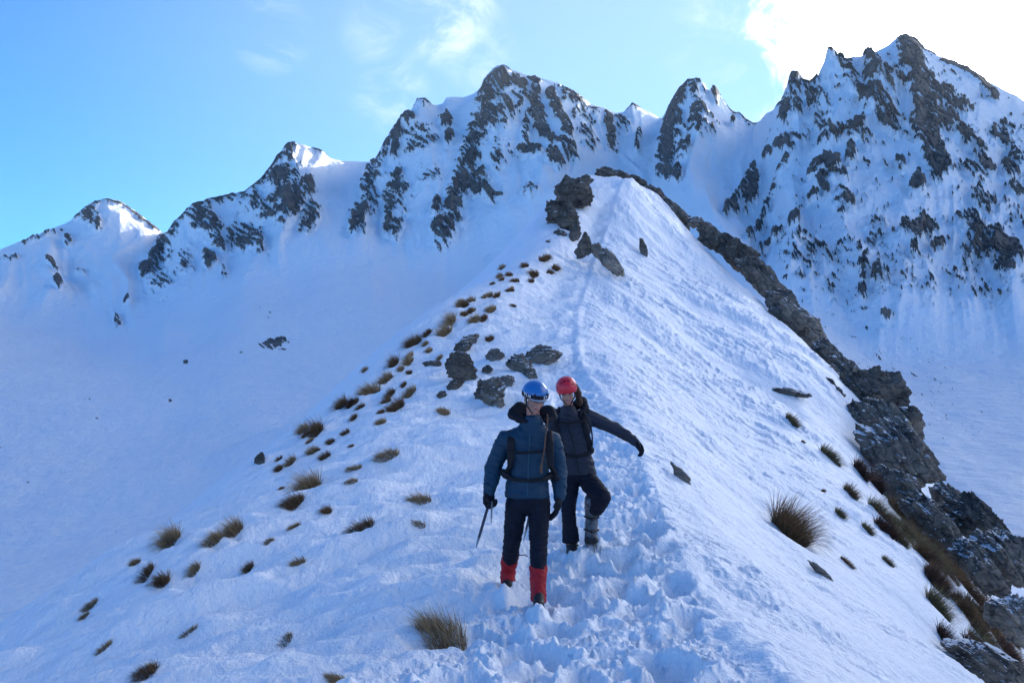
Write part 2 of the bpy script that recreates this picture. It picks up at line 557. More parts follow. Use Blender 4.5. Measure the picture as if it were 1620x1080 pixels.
# outcrops: (u, v, half length, half height, angle, density) and lines of them
ROCKS = [
    (175, 326, 38, 8, 5, .8), (218, 343, 34, 10, 32, .85), (138, 343, 22, 12, -40, .75), (150, 358, 16, 12, 45, .7), (246, 362, 14, 6, 32, .9), (122, 352, 10, 6, -30, .8),
    (107, 393, 9, 13, 0, .75), (82, 437, 15, 8, 20, .9), (90, 467, 10, 12, 0, .8), (60, 393, 40, 5, -25, .6), (126, 438, 10, 6, 30, .6), (20, 425, 12, 5, -20, .5), (5, 428, 10, 4, 0, .5),
    (320, 358, 46, 26, 30, .62), (385, 383, 50, 26, 32, .62), (300, 350, 24, 18, 45, .7), (448, 325, 36, 52, 0, .78), (458, 345, 26, 40, 30, .9), (486, 318, 16, 16, 0, .95), (490, 360, 18, 30, 20, .75), (400, 340, 40, 22, 30, .55),
    (330, 372, 18, 12, 30, .85), (440, 300, 26, 16, 30, .75), (505, 250, 18, 8, 25, .8), (455, 258, 20, 18, 30, .8), (432, 268, 14, 12, 20, .95), (330, 425, 16, 14, 45, .85), (345, 395, 16, 12, 30, .8), (385, 395, 24, 10, 40, .9),
    (250, 455, 26, 30, -45, .5), (292, 430, 18, 22, 0, .6), (185, 513, 9, 10, 0, .9), (200, 489, 7, 4, 0, .9), (235, 435, 14, 18, -45, .85), (355, 440, 8, 10, 0, .5), (258, 410, 18, 20, 0, .6),
    (566, 370, 17, 28, 0, .82), (572, 355, 12, 14, 0, .95), (584, 300, 14, 40, 15, .72), (626, 240, 11, 34, 10, 1.0), (640, 212, 20, 12, 30, .8), (668, 176, 24, 18, 20, .62), (706, 208, 12, 18, 15, 1.0), (710, 240, 9, 13, 10, .9),
    (660, 240, 50, 25, 20, .45), (626, 322, 24, 48, 10, .62), (628, 372, 11, 24, 10, .75), (622, 312, 14, 12, 0, .95), (590, 335, 14, 24, 0, .6), (560, 380, 12, 14, 0, .8), (680, 300, 24, 20, 20, .35),
    (800, 135, 40, 30, 20, .66), (790, 178, 38, 40, 10, .66), (775, 200, 22, 40, 15, .7), (845, 128, 12, 9, 20, 1.0), (846, 152, 12, 26, 15, .92), (905, 160, 40, 22, 35, .5), (925, 190, 30, 30, 40, .45), (822, 160, 20, 40, 20, .6),
    (752, 305, 24, 30, 20, .7), (772, 325, 26, 12, 40, .8), (700, 380, 20, 20, 0, .72), (716, 365, 22, 14, 30, .8), (690, 350, 10, 20, 20, .8), (740, 290, 16, 30, 0, .7), (832, 250, 14, 18, 40, .85), (848, 262, 14, 12, 40, .8),
    (880, 278, 22, 12, 10, .95), (896, 258, 28, 12, 35, .8), (838, 325, 18, 14, 20, .5), (966, 215, 10, 36, -10, .8), (1000, 174, 16, 9, 20, .9), (1010, 235, 6, 24, 10, .65), (985, 205, 20, 16, 40, .6), (930, 235, 26, 18, 40, .5), (790, 260, 20, 34, 20, .4),
    (1094, 165, 28, 22, 20, .66), (1104, 222, 32, 30, 45, .62), (1062, 230, 20, 50, 10, .62), (1070, 300, 13, 12, 0, 1.0), (1068, 200, 16, 30, 0, .8), (1125, 160, 12, 10, 20, .8), (1130, 175, 10, 10, 0, .9), (1080, 262, 18, 18, 40, .7), (1160, 207, 6, 4, 0, .8),
    (1257, 148, 14, 18, 60, 1.5), (1309, 106, 12, 17, 0, 1.7), (1316, 118, 14, 14, 0, .7), (1330, 135, 10, 14, 0, .8), (1242, 210, 12, 28, 10, .85), (1236, 258, 18, 13, 0, .98), (1214, 262, 14, 7, 0, .95), (1190, 308, 13, 32, 15, .92),
    (1160, 338, 12, 14, 0, .95), (1272, 172, 18, 12, -20, .7), (1290, 190, 24, 18, -30, .62), (1262, 205, 12, 18, 0, .8), (1250, 178, 36, 16, -40, .5), (1287, 160, 12, 12, 0, .8), (1300, 220, 20, 14, -30, .5),
    (1376, 130, 13, 12, 0, .95), (1382, 157, 20, 14, -30, 1.0), (1350, 150, 34, 30, 0, .42), (1405, 150, 30, 30, 0, .45), (1345, 105, 14, 8, 0, .5), (1440, 95, 16, 22, 10, .72), (1445, 130, 20, 20, 10, .8), (1450, 145, 22, 10, 10, .9),
    (1440, 150, 20, 14, 0, .8), (1505, 185, 46, 24, 30, .75), (1480, 160, 34, 18, 30, .66), (1470, 220, 26, 40, 60, .75), (1470, 190, 20, 14, 0, .95), (1500, 215, 30, 20, 40, .9), (1530, 240, 26, 14, 30, .72), (1562, 282, 26, 11, 38, 1.0),
    (1555, 258, 16, 10, 30, .7), (1590, 225, 30, 34, 30, .5), (1602, 275, 20, 34, 0, .66), (1585, 232, 16, 8, 10, .95), (1480, 270, 16, 30, 40, .85), (1488, 300, 16, 14, 0, 1.0), (1540, 300, 30, 14, 30, .6),
    (1400, 205, 52, 26, 35, .7), (1370, 185, 26, 14, 20, .8), (1358, 245, 32, 22, 35, .62), (1375, 200, 18, 10, 30, .95), (1405, 225, 30, 10, 45, .85), (1425, 290, 16, 8, 40, .7),
    (1313, 300, 20, 17, 0, 1.25), (1290, 305, 18, 12, 20, .8), (1315, 322, 26, 12, 0, .7), (1300, 332, 16, 12, 20, .85), (1335, 322, 10, 10, 40, .8), (1262, 250, 30, 14, -30, .4), (1318, 250, 40, 16, -20, .62), (1347, 285, 12, 16, 0, .7),
    (1256, 388, 13, 11, 40, 1.0), (1220, 388, 28, 6, -15, .75), (1285, 352, 14, 5, -10, .95), (1335, 360, 22, 20, 0, .5), (1345, 370, 10, 10, 0, .8), (1450, 325, 14, 22, 20, .85), (1458, 330, 8, 14, 10, .95), (1450, 412, 16, 14, 0, 1.0), (1446, 438, 10, 14, 0, .75),
    (1465, 395, 26, 18, 20, .66), (1485, 425, 12, 16, 30, .8), (1440, 408, 20, 22, 0, .7), (1557, 345, 30, 18, 35, .66), (1590, 420, 44, 16, 42, .95), (1565, 420, 44, 34, 30, .72), (1595, 450, 34, 20, 30, .8), (1612, 325, 16, 14, 0, .8), (1540, 385, 30, 26, 20, .6),
    (1600, 360, 24, 18, 30, .5), (1530, 440, 20, 20, 40, .5), (1590, 470, 30, 16, 40, .7), (1368, 470, 10, 22, 10, .85), (1392, 482, 20, 14, 20, .7), (1366, 500, 9, 12, 0, .8), (1402, 537, 13, 7, 0, 1.0), (1396, 536, 5, 5, 0, 1.0), (1330, 440, 60, 24, 10, .36),
    (1285, 425, 60, 24, 20, .38), (1260, 450, 40, 24, 30, .36), (1400, 430, 30, 40, 0, .25), (1388, 400, 20, 34, 10, .4), (1450, 480, 60, 30, 10, .2), (1550, 490, 60, 20, 20, .3), (1300, 480, 60, 20, 20, .25), (1420, 600, 160, 60, 30, .10),
    (436, 541, 30, 8, -14, 1.0), (425, 546, 14, 8, 0, .9), (450, 552, 16, 4, 0, .7), (415, 490, 40, 14, 0, .2), (293, 575, 6, 4, 0, .8), (382, 556, 4, 3, 0, .6), (140, 632, 7, 3, 0, .7), (153, 661, 5, 3, 0, .7), (270, 635, 4, 3, 0, .7), (44, 764, 3, 3, 0, .9), (0, 702, 5, 3, 0, .8),
    (250, 700, 3, 3, 0, .6),
]
ROCK_LINES = [
    ([(232, 440), (262, 385), (275, 360), (300, 338), (330, 322), (385, 314), (412, 290), (450, 248)], 14, .66),
    ([(700, 395), (715, 350), (735, 300), (748, 250), (762, 205), (775, 150), (790, 118)], 20, .74),
    ([(845, 170), (856, 215), (872, 245)], 12, .95), ([(872, 165), (885, 205), (902, 235)], 11, .88), ([(835, 190), (830, 230), (838, 260)], 8, .6),
    ([(1088, 142), (1068, 185), (1054, 235), (1050, 285)], 16, .88), ([(1132, 162), (1155, 178), (1190, 199)], 9, 1.1),
    ([(1434, 66), (1446, 120), (1462, 190), (1470, 250), (1490, 305)], 24, .86), ([(1440, 66), (1475, 88)], 8, .8), ([(1495, 100), (1530, 116), (1556, 134), (1570, 150)], 9, 1.15), ([(1560, 140), (1570, 165), (1578, 178)], 8, .9),
    ([(560, 385), (575, 345), (590, 300), (605, 260), (625, 220)], 10, .66), ([(610, 380), (622, 330), (628, 290)], 9, .6), ([(965, 240), (962, 200)], 8, .8),
    ([(1150, 345), (1175, 310), (1192, 280)], 8, .8), ([(1185, 385), (1215, 330), (1240, 290), (1255, 265)], 7, .55),
]
far_terrain()

# ------------------------------------------------------------------ the near snow ridge
def line(pts):
    """[(u, v, depth)] or ('xyz', x, y, z) -> arrays y, x, z"""
    a = []
    for p in pts:
        if p[0] == 'xyz':
            a.append((p[2], p[1], p[3]))
        else:
            q = pix(*p)
            a.append((q[1], q[0], q[2]))
    a = np.array(sorted(a))
    return a


C_LINE = line([('xyz', 1.6, -20, -3.6), ('xyz', 1.55, -6, -1.95), ('xyz', 1.55, 0, -1.72), ('xyz', 1.55, 3, -1.67), (1225, 1080, 5.9), (1110, 965, 8), (1055, 885, 9.8), (1018, 765, 14), (990, 690, 18), (955, 640, 22), (915, 585, 26), (908, 520, 33), (925, 452, 42),
               (955, 370, 52), (990, 287, 62), ('xyz', 8.5, 70, 13.4), ('xyz', 11, 95, 2), ('xyz', 14, 150, -22)])
M_LINE = line([('xyz', -1.6, -20, -4.2), ('xyz', -1.4, -6, -2.5), ('xyz', -1.2, 0, -2.1), ('xyz', -1.1, 3, -1.95), (520, 1100, 5.9), (560, 985, 8), (580, 900, 10), (520, 800, 14), (560, 715, 18), (610, 655, 22), (668, 590, 27), (778, 480, 35), (845, 410, 44), (915, 355, 52), (962, 289, 62),
               ('xyz', 6, 70, 12.6), ('xyz', 6, 95, 0), ('xyz', 4, 150, -24)])
B_LINE = line([('xyz', -7, -20, -7.5), ('xyz', -6.6, -6, -5.0), ('xyz', -6.4, 0, -4.3), ('xyz', -6.4, 5, -3.9), ('xyz', -6.8, 10, -3.55), (-5, 1005, 14), (195, 893, 17.5), (400, 732, 22), (560, 618, 27.5), (700, 488, 35), (868, 392, 47), (895, 330, 54), (935, 283, 62),
               ('xyz', 2.5, 70, 10.5), ('xyz', 0, 95, -6), ('xyz', -6, 150, -28)])
R_LINE = line([('xyz', 7.5, -20, -8.5), ('xyz', 7.2, -6, -6.0), ('xyz', 7.2, 0, -5.5), ('xyz', 7.4, 8, -5.2), (1545, 1090, 14.5), (1520, 985, 19), (1470, 888, 24), (1405, 795, 29), (1345, 712, 35), (1335, 612, 42), (1298, 570, 45), (1228, 507, 51), (1160, 440, 56.5), (1095, 372, 60), (1032, 306, 63.5), ('xyz', 11, 72, 12.2), ('xyz', 17, 95, -2),
               ('xyz', 24, 150, -26)])
TRAIL = line([('xyz', 0.2, 0, 0), (890, 1080, 5.9), (930, 970, 8), (935, 880, 9.6), (955, 750, 14), (935, 680, 18), (893, 585, 26), (880, 500, 35), (905, 420, 45), (960, 320, 57)])
TRAIL_W = np.array([(0, 1.0), (5.9, 1.02), (8, .86), (9.6, .74), (14, .62), (18, .55), (26, .42), (35, .4), (57, .35)])


def cv(Lx, y):
    return pchip(Lx[:, 0], Lx[:, 1], y), pchip(Lx[:, 0], Lx[:, 2], y)


def ridge_base(x, y):
    """smooth ridge height, and the signed distance right of the crest edge, and 0..1 positions"""
    xc, zc = cv(C_LINE, y); xm, zm = cv(M_LINE, y); xb, zb = cv(B_LINE, y); xr, zr = cv(R_LINE, y)
    xm = np.minimum(xm, xc - 0.9)
    xb = np.minimum(xb, xm - 0.5)
    xr = np.maximum(xr, xc + 1.5)
    wt_ = np.minimum(0.85, 0.6 * (xc - xm))
    xt, zt = xc - wt_, zc + (zm - zc) * 0.16 - 0.06
    f = 0.45
    xs, zs = xc + f * (xr - xc), zc + f * (zr - zc) + 0.02 * (xr - xc)
    X = np.stack([xb - 70, xb - 24, xb - 6, xb, xm, xt, xc, xs, xr, xr + 2.2, xr + 14, xr + 70])
    Z = np.stack([zb - 60, zb - 23, zb - 5.2, zb, zm, zt, zc, zs, zr, zr - 2.6, zr - 15, zr - 62])
    dX = np.diff(X, axis=0)
    dl = np.diff(Z, axis=0) / dX
    m = np.zeros_like(Z)
    m[1:-1] = (dl[1:] * dX[:-1] + dl[:-1] * dX[1:]) / (dX[1:] + dX[:-1])
    m[0], m[-1] = dl[0], dl[-1]
    k = np.clip((x[None] >= X).sum(0) - 1, 0, len(X) - 2)
    ii = np.arange(x.size).reshape(x.shape)

    def tk(Aa, kk):
        return np.take_along_axis(Aa, kk[None], 0)[0]
    x0, x1, z0, z1, m0, m1 = tk(X, k), tk(X, k + 1), tk(Z, k), tk(Z, k + 1), tk(m, k), tk(m, k + 1)
    h = x1 - x0
    t = np.clip((x - x0) / h, 0, 1)
    t2, t3 = t * t, t ** 3
    z = (2 * t3 - 3 * t2 + 1) * z0 + (t3 - 2 * t2 + t) * h * m0 + (-2 * t3 + 3 * t2) * z1 + (t3 - t2) * h * m1
    return z, x - xc, (x - xb), (xr - x)


# foot holes trodden into the trail
def foot_holes():
    r_ = np.random.default_rng(3)
    out = []
    y = 2.0
    while y < 56:
        w = np.interp(y, TRAIL_W[:, 0], TRAIL_W[:, 1])
        xc = float(pchip(TRAIL[:, 0], TRAIL[:, 1], np.array([y]))[0])
        n = 4 if y < 13 else 3
        for _ in range(n):
            px = xc + (r_.random() * 2 - 1) * w
            py = y + (r_.random() - 0.5) * 0.5
            out.append((px, py, 0.13 + 0.08 * r_.random(), 0.19 + 0.12 * r_.random(), r_.normal(0, 0.5), 0.05 + 0.09 * r_.random()))
        y += 0.36 if y < 14 else 0.48
    return out


HOLES = foot_holes()
SCOOPS = []          # (x, y, radius, depth) hollows round tussocks and rocks, filled before the sheet is built


def near_relief(x, y, dc, db, dr, holes=True):
    """everything laid on the smooth ridge: drifts, wind crust, trodden trail"""
    d = np.hypot(x, y)
    xt = pchip(TRAIL[:, 0], TRAIL[:, 1], y)
    wt_ = np.interp(y, TRAIL_W[:, 0], TRAIL_W[:, 1])
    q = np.abs(x - xt) / wt_
    trail = (1 - sstep(0.75, 1.35, q + 0.35 * fbm(x / 0.5, y / 0.5, 3, 5))) * (1 - sstep(50, 58, y)) * (y > 0)
    trail = trail * (1 - 0.75 * sstep(18, 32, y))
    left = 1 - sstep(-0.5, 0.1, dc)
    right = sstep(-0.05, 0.5, dc)
    inside = sstep(-1.5, 1.0, db) * sstep(-2.0, 0.5, dr)
    h = np.zeros_like(x)
    # drifts on the left flank, drawn out down and to the left
    a = rad(28)
    p, s = x * math.cos(a) + y * math.sin(a), -x * math.sin(a) + y * math.cos(a)
    h += left * (1 - 0.6 * trail) * (0.46 * fbm(p / 4.0, s / 1.35, 4, 101, 0.5) + 0.15 * ridged(p / 2.0, s / 0.6, 3, 111, 0.45))
    h += left * (1 - 0.7 * trail) * 0.035 * fbm(p / 0.40, s / 0.16, 3, 121)
    # wind crust on the right face: small scales running down to the right
    a = rad(-52)
    p, s = x * math.cos(a) + y * math.sin(a), -x * math.sin(a) + y * math.cos(a)
    patch = sstep(-0.22, 0.18, fbm(p / 6.0, s / 2.2, 3, 131))
    warp = 0.25 * fbm(x / 1.3, y / 1.3, 2, 141)
    crust = ridged((p + warp) / 0.42, (s + warp) / 0.21, 4, 151, 0.6)
    big = sstep(14, 40, d)
    crust2 = ridged((p + warp) / 1.1, (s + warp) / 0.55, 4, 161, 0.6)
    h += right * (0.25 + 0.75 * patch) * (0.045 * crust * (1 - 0.3 * big) + (0.06 + 0.13 * big) * crust2)
    h += right * 0.34 * fbm(p / 4.2, s / 2.8, 4, 171) + right * 0.012 * fbm(x / 0.11, y / 0.11, 3, 175)
    h += 0.10 * fbm(x / 5.0, y / 5.0, 3, 181)
    # crest lip: a low drift edge along the trail's right side
    lip = np.exp(-((dc - 0.12) / 0.16) ** 2)
    h += lip * (0.07 + 0.09 * fbm(y / 0.7, x / 2, 3, 191)) * (y > 3)
    # trodden snow
    lump = np.abs(fbm(x / 0.34, y / 0.34, 4, 201, 0.55))
    h += trail * (-0.03 + 0.10 * lump + 0.05 * fbm(x / 0.8, y / 0.8, 2, 215) + 0.016 * fbm(x / 0.10, y / 0.10, 3, 211) + 0.03 * sstep(0.22, 0.42, fbm(x / 0.085, y / 0.085, 2, 213)))
    h += (1 - trail) * np.exp(-((q - 1.25) / 0.35) ** 2) * 0.05 * fbm(x / 0.25, y / 0.25, 3, 221) * (y < 56)
    h *= inside
    if holes:
        sel = np.nonzero((q < 1.9).ravel() & (y.ravel() > 1) & (y.ravel() < 58))[0]
        xs, ys = x.ravel()[sel], y.ravel()[sel]
        wob = 0.18 * fbm(xs / 0.16, ys / 0.16, 3, 231)
        hh = np.zeros_like(xs)
        keep = np.ones_like(xs)
        order = np.argsort(ys)
        yso = ys[order]
        for (px, py, rx, ry, an, dep) in HOLES:
            i0, i1 = np.searchsorted(yso, (py - 0.7, py + 0.7))
            k = order[i0:i1]
            ca, sa = math.cos(an), math.sin(an)
            dx, dy = xs[k] - px, ys[k] - py
            e = np.sqrt(((dx * ca + dy * sa) / rx) ** 2 + ((-dx * sa + dy * ca) / ry) ** 2) + wob[k]
            pin = 1 - (sstep(0.48, 1.08, e) if py < 12 else sstep(0.25, 1.15, e))
            fade = 1 - 0.85 * min(1.0, max(0.0, (py - 12) / 18))
            keep[k] *= 1 - np.clip(fade * dep / 0.18, 0, .9) * pin
            hh[k] += fade * dep * 0.30 * np.exp(-((e - 1.25) / 0.24) ** 2)
        hh = np.minimum(hh, 0.06) * keep - 0.18 * (1 - keep)
        f = h.ravel()
        f[sel] += hh
        h = f.reshape(h.shape)
    for (px, py, rr, dep) in SCOOPS:
        m = (np.abs(x - px) < 3 * rr) & (np.abs(y - py) < 3 * rr)
        if m.any():
            e = ((x[m] - px) ** 2 + (y[m] - py) ** 2) / (rr * rr)
            h[m] -= dep * np.exp(-e)
    return h


def ground_z(x, y):
    """height of the snow at single points"""
    xa, ya = np.atleast_1d(np.asarray(x, float)), np.atleast_1d(np.asarray(y, float))
    z, dc, db, dr = ridge_base(xa, ya)
    return z + near_relief(xa, ya, dc, db, dr, True)


def smooth_z(x, y):
    return ridge_base(np.atleast_1d(np.asarray(x, float)), np.atleast_1d(np.asarray(y, float)))[0]


def snow_hit(u, v, d0=4.0, d1=75.0):
    """first point of the smooth ridge along the ray through pixel (u, v)"""
    d = np.exp(np.linspace(math.log(d0), math.log(d1), 1400))
    r = pixel_dir(u, v)
    x, z = r.x / r.y * d, r.z / r.y * d
    g, dc, db, dr = ridge_base(x, d)
    g = g + near_relief(x, d, dc, db, dr, False)
    k = np.nonzero(g >= z)[0]
    if len(k) == 0:
        k = [int(np.argmax(g - z))]
    i = k[0]
    return (float(x[i]), float(d[i]), float(g[i]))


def build_ridge():
    half = rad(33.0)
    dense = np.linspace(-half, half, 1150)
    side = np.linspace(half, 2 * np.pi - half, 120)[1:-1]
    az = np.concatenate([dense, side])
    lr = np.concatenate([np.exp(np.linspace(math.log(0.4), math.log(4.6), 60, endpoint=False)), np.exp(np.linspace(math.log(4.6), math.log(75), 860, endpoint=False)), np.exp(np.linspace(math.log(75), math.log(150), 40))])
    A, R = np.meshgrid(az, lr)
    x, y = R * np.sin(A), R * np.cos(A)
    yc = np.clip(y, -20, 150)
    z, dc, db, dr = ridge_base(x, yc)
    back = np.clip(-20 - y, 0, None)
    z = z - 0.35 * back
    z = z + near_relief(x, yc, dc, db, dr)
    o = grid_mesh("terrain", x, y, z, M_SNOW, wrap=True)
    o['kind'] = 'structure'
    o['label'] = 'near snow ridge with a trodden trail along its crest and a wind crusted right face'
    return o

# ------------------------------------------------------------------ rocks
def mat_rock(name, dark=1.0, warm=0.0, snow=0.35):
    m, t, b = new_mat(name)
    tc = t.nodes.new('ShaderNodeTexCoord')
    P = tc.outputs['Object']
    n0 = noise_tex(t, mapping(t, P, (1.6, 1.6, 3.4), (rad(20), rad(32), 0)), 1.0, 10, 0.74, 0.8)
    vo = t.nodes.new('ShaderNodeTexVoronoi')
    vo.feature = 'DISTANCE_TO_EDGE'
    vo.inputs['Scale'].default_value = 1.0
    wv = t.nodes.new('ShaderNodeVectorMath'); wv.operation = 'ADD'
    nw = t.nodes.new('ShaderNodeTexNoise'); nw.inputs['Scale'].default_value = 1.6; nw.inputs['Detail'].default_value = 6
    t.links.new(P, nw.inputs['Vector'])
    t.links.new(mapping(t, P, (0.9, 0.9, 2.4), (rad(15), rad(38), 0)), wv.inputs[0]); t.links.new(nw.outputs['Color'], wv.inputs[1])
    t.links.new(wv.outputs[0], vo.inputs['Vector'])
    crack = maprange(t, vo.outputs['Distance'], 0.0, 0.07)
    n1 = math_node(t, 'ADD', math_node(t, 'MULTIPLY', n0, 0.86), math_node(t, 'MULTIPLY', crack, 0.12))
    base = ramp(t, n1, [(0.32, (0.045 * dark, 0.041 * dark, 0.038 * dark)), (0.45, (0.20 * dark, 0.178 * dark, 0.155 * dark)),
                        (0.57, (0.37 * dark, 0.33 * dark, 0.28 * dark)), (0.72, (0.48 * dark, (0.45 - 0.05 * warm) * dark, (0.40 - 0.10 * warm) * dark))])
    li = noise_tex(t, P, 5.5, 6, 0.7)
    mixl = t.nodes.new('ShaderNodeMix'); mixl.data_type = 'RGBA'
    t.links.new(maprange(t, li, 0.58, 0.70, 0, 0.55), mixl.inputs[0])
    t.links.new(base, mixl.inputs[6]); mixl.inputs[7].default_value = (0.15, 0.145, 0.09, 1)
    big = t.nodes.new('ShaderNodeMix'); big.data_type = 'RGBA'; big.blend_type = 'MULTIPLY'
    big.inputs[0].default_value = 1.0
    t.links.new(mixl.outputs[2], big.inputs[6])
    t.links.new(ramp(t, noise_tex(t, P, 0.75, 7, 0.68, 0.6), [(0.34, (0.42, 0.42, 0.44)), (0.52, (0.95, 0.93, 0.90)), (0.68, (1.55, 1.46, 1.32))]), big.inputs[7])  # broad dark and light tones painted in for missing shading contrast
    ge = t.nodes.new('ShaderNodeNewGeometry')
    sx = t.nodes.new('ShaderNodeSeparateXYZ')
    t.links.new(ge.outputs['Normal'], sx.inputs[0])
    sn = math_node(t, 'ADD', sx.outputs[2], math_node(t, 'MULTIPLY', math_node(t, 'SUBTRACT', noise_tex(t, P, 2.6, 6, 0.65), 0.5), 1.1))
    fac = maprange(t, sn, 1.12 - snow, 1.20 - snow)
    mix = t.nodes.new('ShaderNodeMix'); mix.data_type = 'RGBA'
    t.links.new(fac, mix.inputs[0]); t.links.new(big.outputs[2], mix.inputs[6])
    mix.inputs[7].default_value = (*SNOW_B, 1)
    t.links.new(mix.outputs[2], b.inputs['Base Color'])
    b.inputs['Roughness'].default_value = 0.85
    b.inputs['Specular IOR Level'].default_value = 0.25
    h = math_node(t, 'ADD', n1, math_node(t, 'MULTIPLY', noise_tex(t, P, 14, 6, 0.7), 0.3))
    t.links.new(bump(t, h, 1.0, 0.22), b.inputs['Normal'])
    return m


M_ROCK = mat_rock("grey_schist", 0.68, 0.4, 0.42)
M_ROCK_D = mat_rock("dark_schist", 0.46, 0, 0.26)
M_ROCK_W = mat_rock("lichened_schist", 0.95, 1.0, 0.40)


def fbm3(p, oct, seed, gain=0.55):
    return (fbm(p[:, 0] + 3.1 * p[:, 2], p[:, 1] - 1.7 * p[:, 2], oct, seed, gain) + fbm(p[:, 1] + 2.3, p[:, 2] * 1.2 + 0.6 * p[:, 0], oct, seed + 5, gain)) * 0.75


_ico = {}


def ico(sub):
    if sub not in _ico:
        bm = bmesh.new()
        bmesh.ops.create_icosphere(bm, subdivisions=sub, radius=1.0)
        bm.verts.ensure_lookup_table()
        v = np.array([vv.co[:] for vv in bm.verts])
        f = [[vv.index for vv in ff.verts] for ff in bm.faces]
        bm.free()
        _ico[sub] = (v / np.linalg.norm(v, axis=1)[:, None], f)
    return _ico[sub]


def rock(name, label, centre, size, tilt, seed, mat, sub=5, group=None, yaw=0.0):
    """one faceted boulder: half sizes in metres, tilted clockwise as seen from the trail"""
    r_ = np.random.default_rng(seed)
    d, faces = ico(sub)
    npl = 13
    nrm = r_.normal(size=(npl, 3)); nrm /= np.linalg.norm(nrm, axis=1)[:, None]
    off = r_.uniform(0.62, 1.0, npl)
    dots = d @ nrm.T
    rr = np.where(dots > 0.05, off[None] / np.maximum(dots, 0.05), 9.0)
    rad_ = -np.log(np.exp(-rr * 26).sum(1) + math.exp(-1.22 * 26)) / 26
    p = d * rad_[:, None]
    s3 = np.array(size)
    # beds: thin steps along a dipping direction, then rough breakage
    ps = p * s3
    L0 = float(np.mean(s3))
    bed = ps @ np.array([0.25, 0.15, 0.95]) / (0.30 * L0)
    bedn = np.abs((bed + 0.6 * fbm3(ps / L0, 3, seed + 1)) % 1.0 - 0.5) * 2
    amp = 0.12 * (bedn - 0.5) + 0.13 * fbm3(p * 1.6 + seed, 5, seed + 2, 0.62) - 0.13 * np.maximum(0, ridged(p[:, 0] * 2.1 + p[:, 2], p[:, 1] * 2.1 - p[:, 2], 3, seed + 3))
    # broken blocks: every fragment of the surface stands a little in or out
    cells = r_.normal(size=(46, 3)); cells /= np.linalg.norm(cells, axis=1)[:, None]
    dw = d + 0.10 * np.stack([fbm3(d * 2.2 + 9, 3, seed + 21), fbm3(d * 2.2 - 4, 3, seed + 22), fbm3(d * 2.2 + 2, 3, seed + 23)], 1)
    amp = amp + (r_.uniform(-1, 1, 46) * 0.13)[np.argmax(dw @ cells.T, axis=1)]
    cells2 = r_.normal(size=(230, 3)); cells2 /= np.linalg.norm(cells2, axis=1)[:, None]
    amp = amp + (r_.uniform(-1, 1, 230) * 0.04)[np.argmax(dw @ cells2.T, axis=1)]
    p = p * (1 + amp)[:, None] * s3
    a, b_ = rad(tilt), yaw
    R = np.array([[math.cos(a), 0, math.sin(a)], [0, 1, 0], [-math.sin(a), 0, math.cos(a)]]) @ np.array([[math.cos(b_), -math.sin(b_), 0], [math.sin(b_), math.cos(b_), 0], [0, 0, 1]])
    p = p @ R.T
    me = bpy.data.meshes.new(name)
    me.from_pydata(p.tolist(), [], faces)
    me.polygons.foreach_set('use_smooth', np.ones(len(faces), dtype=bool))
    try:
        me.set_sharp_from_angle(angle=rad(38))
    except Exception:
        pass
    me.materials.append(mat)
    o = bpy.data.objects.new(name, me)
    COL.objects.link(o)
    o.location = centre
    o['label'] = label
    o['category'] = 'rock'
    if group:
        o['group'] = group
    return o


def place_rock(u, v, hw, hh, tilt, depth, label, mat=None, seed=0, thick=None, name='boulder', group=None, sink=0.0):
    if depth is None:
        q = snow_hit(u, v + hh * 0.6)
        dd = q[1]
    else:
        dd = depth
    c = pix(u, v, dd)
    s = dd / FPX
    th = thick if thick is not None else 0.5 * (hw + hh)
    rock(name, label, (c[0], c[1] + 0.25 * th * s, c[2] - sink), (hw * s * 1.12, th * s, hh * s * 1.12), tilt, 100 + seed, mat or M_ROCK, (6 if hw >= 34 else 5) if hw > 15 else 4, group)


